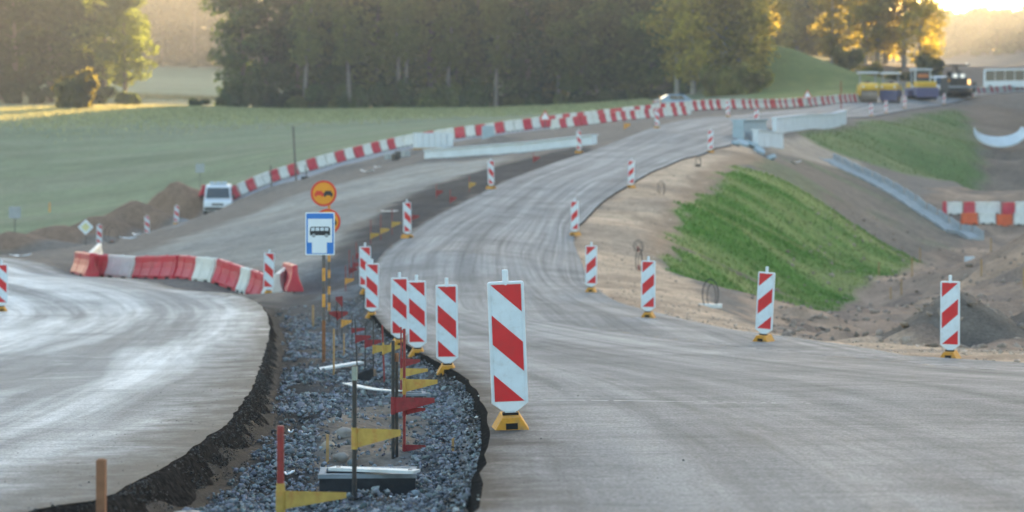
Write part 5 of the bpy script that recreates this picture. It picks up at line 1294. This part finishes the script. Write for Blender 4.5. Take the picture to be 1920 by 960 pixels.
def car(x, s, yaw):
    root = empty('car', spot(x, s), yaw); L = 4.3; f = -L/2; hw = .86
    sideprof([(f,.30),(f-.02,.62),(f+.10,.78),(f+1.05,.92),(f+1.75,1.40),(f+2.3,1.47),(f+3.1,1.44),(f+3.85,1.02),(L/2-.05,.96),(L/2,.7),(L/2,.30)], hw, .2).build('body', M_CARP, root)
    for a, b, c, d in ((f+1.10,.95,f+1.72,1.36),(f+3.82,1.04,f+3.2,1.40)):
        g = MB(); w0, w1 = .68, .58; e = -.05 if b < 1 else .05
        g.add([(-w0,a+e,b),(w0,a+e,b),(w1,c+e,d),(-w1,c+e,d),(-w0,a-e,b-.03),(w0,a-e,b-.03),(w1,c-e,d-.03),(-w1,c-e,d-.03)], [(0,1,2,3),(7,6,5,4),(0,4,5,1),(1,5,6,2),(2,6,7,3),(3,7,4,0)]); g.build('windscreen', M_GLASS, root)
    for sx in (-1,1):
        for y0, y1 in ((f+1.65,f+2.35),(f+2.42,f+3.15)): MB().prism([(y0+.1 if y0 < f+2 else y0,.96),(y1,.96),(y1,1.34),(y0+.32 if y0 < f+2 else y0,1.34)], sx*(hw-.20), sx*(hw-.045), 'X').build('side_window', M_GLASS, root)
        for yy in (f+.8, L/2-.8): wheel(root, sx*(hw-.10), yy, .31, .31, .20, sx)
        MB().box((sx*.62,f+.005,.66),(.32,.10,.14)).build('headlight', M_LAMPW, root)
        MB().box((sx*.62,L/2,.78),(.30,.08,.16)).build('tail_light', M_SIGNR, root)
        MB().box((sx*(hw+.06),f+1.6,.98),(.14,.1,.12)).build('mirror', M_CARP, root)
    MB().box((0,f-.01,.42),(1.6,.08,.14)).build('bumper', M_DGREY, root)
    tag(root, 'silver-blue car behind the far barrier row', 'car')
car(1272, 20.6, R(100))
def drum(root, c, r, w): 
    d = MB().disc(c, r, w, 'X', 28).build('drum', M_DRUM, root)
    for sx in (-1,1): MB().disc((c[0]+sx*w*.5,c[1],c[2]), r*.45, .05, 'X', 16).build('hub', M_DGREY, d)
def canopy_roller(nm, x, s, yaw, label, blue=False):
    root = empty(nm, spot(x, s), yaw); W2 = .85
    drum(root, (0,-1.35,.62), .62, 1.5); drum(root, (0,1.35,.62), .62, 1.5)
    for sx in (-1,1):
        MB().prism([(-1.65,.55),(-1.05,.55),(-.85,1.15),(-1.85,1.15)], sx*.80, sx*.90, 'X').build('drum_yoke', M_YEL if not blue else M_PURP, root)
        MB().prism([(1.05,.55),(1.65,.55),(1.85,1.15),(.85,1.15)], sx*.80, sx*.90, 'X').build('drum_yoke', M_YEL if not blue else M_PURP, root)
    MB().prism([(-2.0,1.12),(-2.05,1.45),(-1.9,1.72),(-.7,1.80),(-.55,1.12)], -.84, .84, 'X', .07).build('hood', M_YEL, root)
    MB().prism([(-.5,.75),(-.5,1.35),(.55,1.35),(.55,.75)], -.80, .80, 'X', .04).build('deck', M_PURP if blue else M_YEL, root)
    MB().prism([(.6,1.12),(.75,1.72),(1.95,1.62),(2.05,1.12)], -.84, .84, 'X', .07).build('engine_cover', M_YEL, root)
    for sx in (-.72,.72):
        for yy in (-.55,.65): MB().tube((sx,yy,1.3),(sx,yy,2.72),.04,.04,8).build('roof_post', M_GREY, root)
    MB().prism(rrect(-.95,.95,-.95,1.05,.12), 2.70, 2.86, 'Z', .04).build('roof', M_VANW, root)
    MB().box((0,.25,1.48),(.5,.45,.25)).box((0,.48,1.78),(.5,.12,.5)).build('seat', M_DGREY, root)
    st = MB().tube((0,-.35,1.3),(0,-.15,1.75),.03,.03,8).build('steering_column', M_DGREY, root); MB().disc((0,-.13,1.78),.19,.04,'Z',18).build('steering_wheel', M_DGREY, st)
    if blue: MB().box((0,-2.02,.62),(1.62,.10,1.02)).build('front_panel', M_PURP, root)
    for sx in (-.6,.6): MB().disc((sx,-2.06,1.42),.10,.05,'Y',14).build('headlight', M_SIGNW, root)
    root.scale = (1.12,)*3
    return tag(root, label, 'road roller')
canopy_roller('road_roller', 1627, 17.7, R(-4), 'yellow road roller with white roof and bare steel drum')
canopy_roller('road_roller', 1670, 17.4, R(-16), 'yellow road roller with blue front panel beside the bare-drum roller', True)
def cab_roller(x, s, yaw):
    root = empty('pneumatic_roller', spot(x, s), yaw)
    for k in range(4): wheel(root, -.84+k*.56, -1.5, .48, .48, .46); wheel(root, -.84+k*.56, 1.5, .48, .48, .46)
    MB().prism([(-2.3,.45),(-2.35,1.20),(-2.1,1.25),(2.1,1.25),(2.2,.45),(1.0,.42),(.9,.95),(-.9,.95),(-1.0,.42)], -1.12, 1.12, 'X', .03).build('chassis', M_PURP, root)
    MB().box((0,-2.28,.72),(2.3,.16,.95)).build('front_panel', M_PURP, root)
    MB().prism([(-2.15,1.25),(-2.2,1.62),(-2.0,1.85),(-.6,1.90),(-.6,1.25)], -.98, .98, 'X', .07).build('hood', M_YEL, root)
    MB().prism([(.8,1.25),(.8,1.85),(2.0,1.8),(2.1,1.25)], -.98, .98, 'X', .07).build('engine_cover', M_YEL, root)
    c = MB(); 
    for sx in (-.78,.78):
        for yy in (-.55,.75): c.box((sx,yy,2.15),(.12,.12,1.75))
    c.box((0,.1,1.35),(1.68,1.42,.2)).build('cab_frame', M_VANW, root)
    MB().box((0,-.56,2.25),(1.42,.04,1.35)).build('windscreen', M_GLASS, root); MB().box((0,.76,2.25),(1.42,.04,1.35)).build('rear_window', M_GLASS, root)
    for sx in (-.79,.79): MB().box((sx,.1,2.25),(.04,1.16,1.35)).build('side_window', M_GLASS, root)
    MB().prism(rrect(-.98,.98,-.85,1.0,.12), 3.0, 3.18, 'Z', .05).build('roof', M_VANW, root)
    MB().box((0,-.62,2.45),(1.1,.05,.35)).build('sun_visor', mat('orange_visor', (.55,.18,.06), .5), root)
    root.scale = (1.1,)*3
    return tag(root, 'yellow roller with white cab and wide blue front', 'road roller')
cab_roller(1727, 16.7, R(6))
def paver(x, s, yaw):
    root = empty('asphalt_paver', spot(x, s), yaw)
    for sx in (-1,1):
        t = MB().prism([(-1.5,.05),(-1.75,.35),(-1.5,.7),(1.5,.7),(1.75,.35),(1.5,.05)], sx*.85, sx*1.25, 'X', .03).build('track', M_TYRE, root)
        for yy in (-1.2,-.4,.4,1.2): MB().disc((sx*1.27,yy,.36), .24, .05, 'X', 14).build('roller_wheel', M_DGREY, t)
        MB().prism([(-2.7,.5),(-2.8,1.55),(-1.3,1.35),(-1.3,.5)], sx*1.40, sx*1.32, 'X').build('hopper_wing', M_DGREY, root)
        MB().box((sx*1.05,-1.28,1.55),(.22,.10,.50)).build('side_lamp', M_LAMPY if sx > 0 else M_SIGNO, root)
        MB().disc((sx*.38,-1.26,2.18), .22, .10, 'Y', 16).build('work_light', M_LAMPW, root)
        for yy in (.2,): MB().tube((sx*.55,yy,2.0),(sx*.12,yy-.2,3.25),.05,.05,8).build('roof_stay', M_DGREY, root)
    MB().prism([(-2.6,.45),(-2.7,.62),(-1.3,.80),(-1.3,.45)], -1.3, 1.3, 'X').build('hopper_floor', M_DGREY, root)
    MB().prism([(-1.25,.7),(-1.25,1.95),(-.6,2.1),(1.6,2.0),(1.8,.7)], -1.22, 1.22, 'X', .06).build('body', M_DGREY, root)
    MB().box((0,-2.72,1.02),(2.9,.12,.22)).build('push_bar', M_GREY, root)
    MB().box((0,-1.20,2.15),(1.5,.08,.55)).build('console', M_GREY, root)
    MB().box((-.1,-.1,3.30),(2.6,1.7,.14)).build('canopy', M_DGREY, root)
    MB().tube((0,-.25,2.0),(0,-.25,3.25),.07,.07,8).build('canopy_mast', M_DGREY, root)
    MB().tube((1.1,-.2,3.35),(1.1,-.2,3.55),.09,.09,10).build('beacon', M_LAMPW, root)
    sc_ = MB().box((0,2.3,.35),(3.0,.9,.5)).build('screed', M_DGREY, root); MB().box((0,2.4,.68),(2.9,.5,.06)).build('walkway', M_GREY, sc_)
    for sx in (-.5,.5): MB().box((sx,.55,2.35),(.45,.45,.6)).build('seat', M_TYRE, root)
    root.scale = (1.12,)*3
    return tag(root, 'dark asphalt paver with canopy and two white work lights', 'paver')
paver(1792, 16.1, R(3))
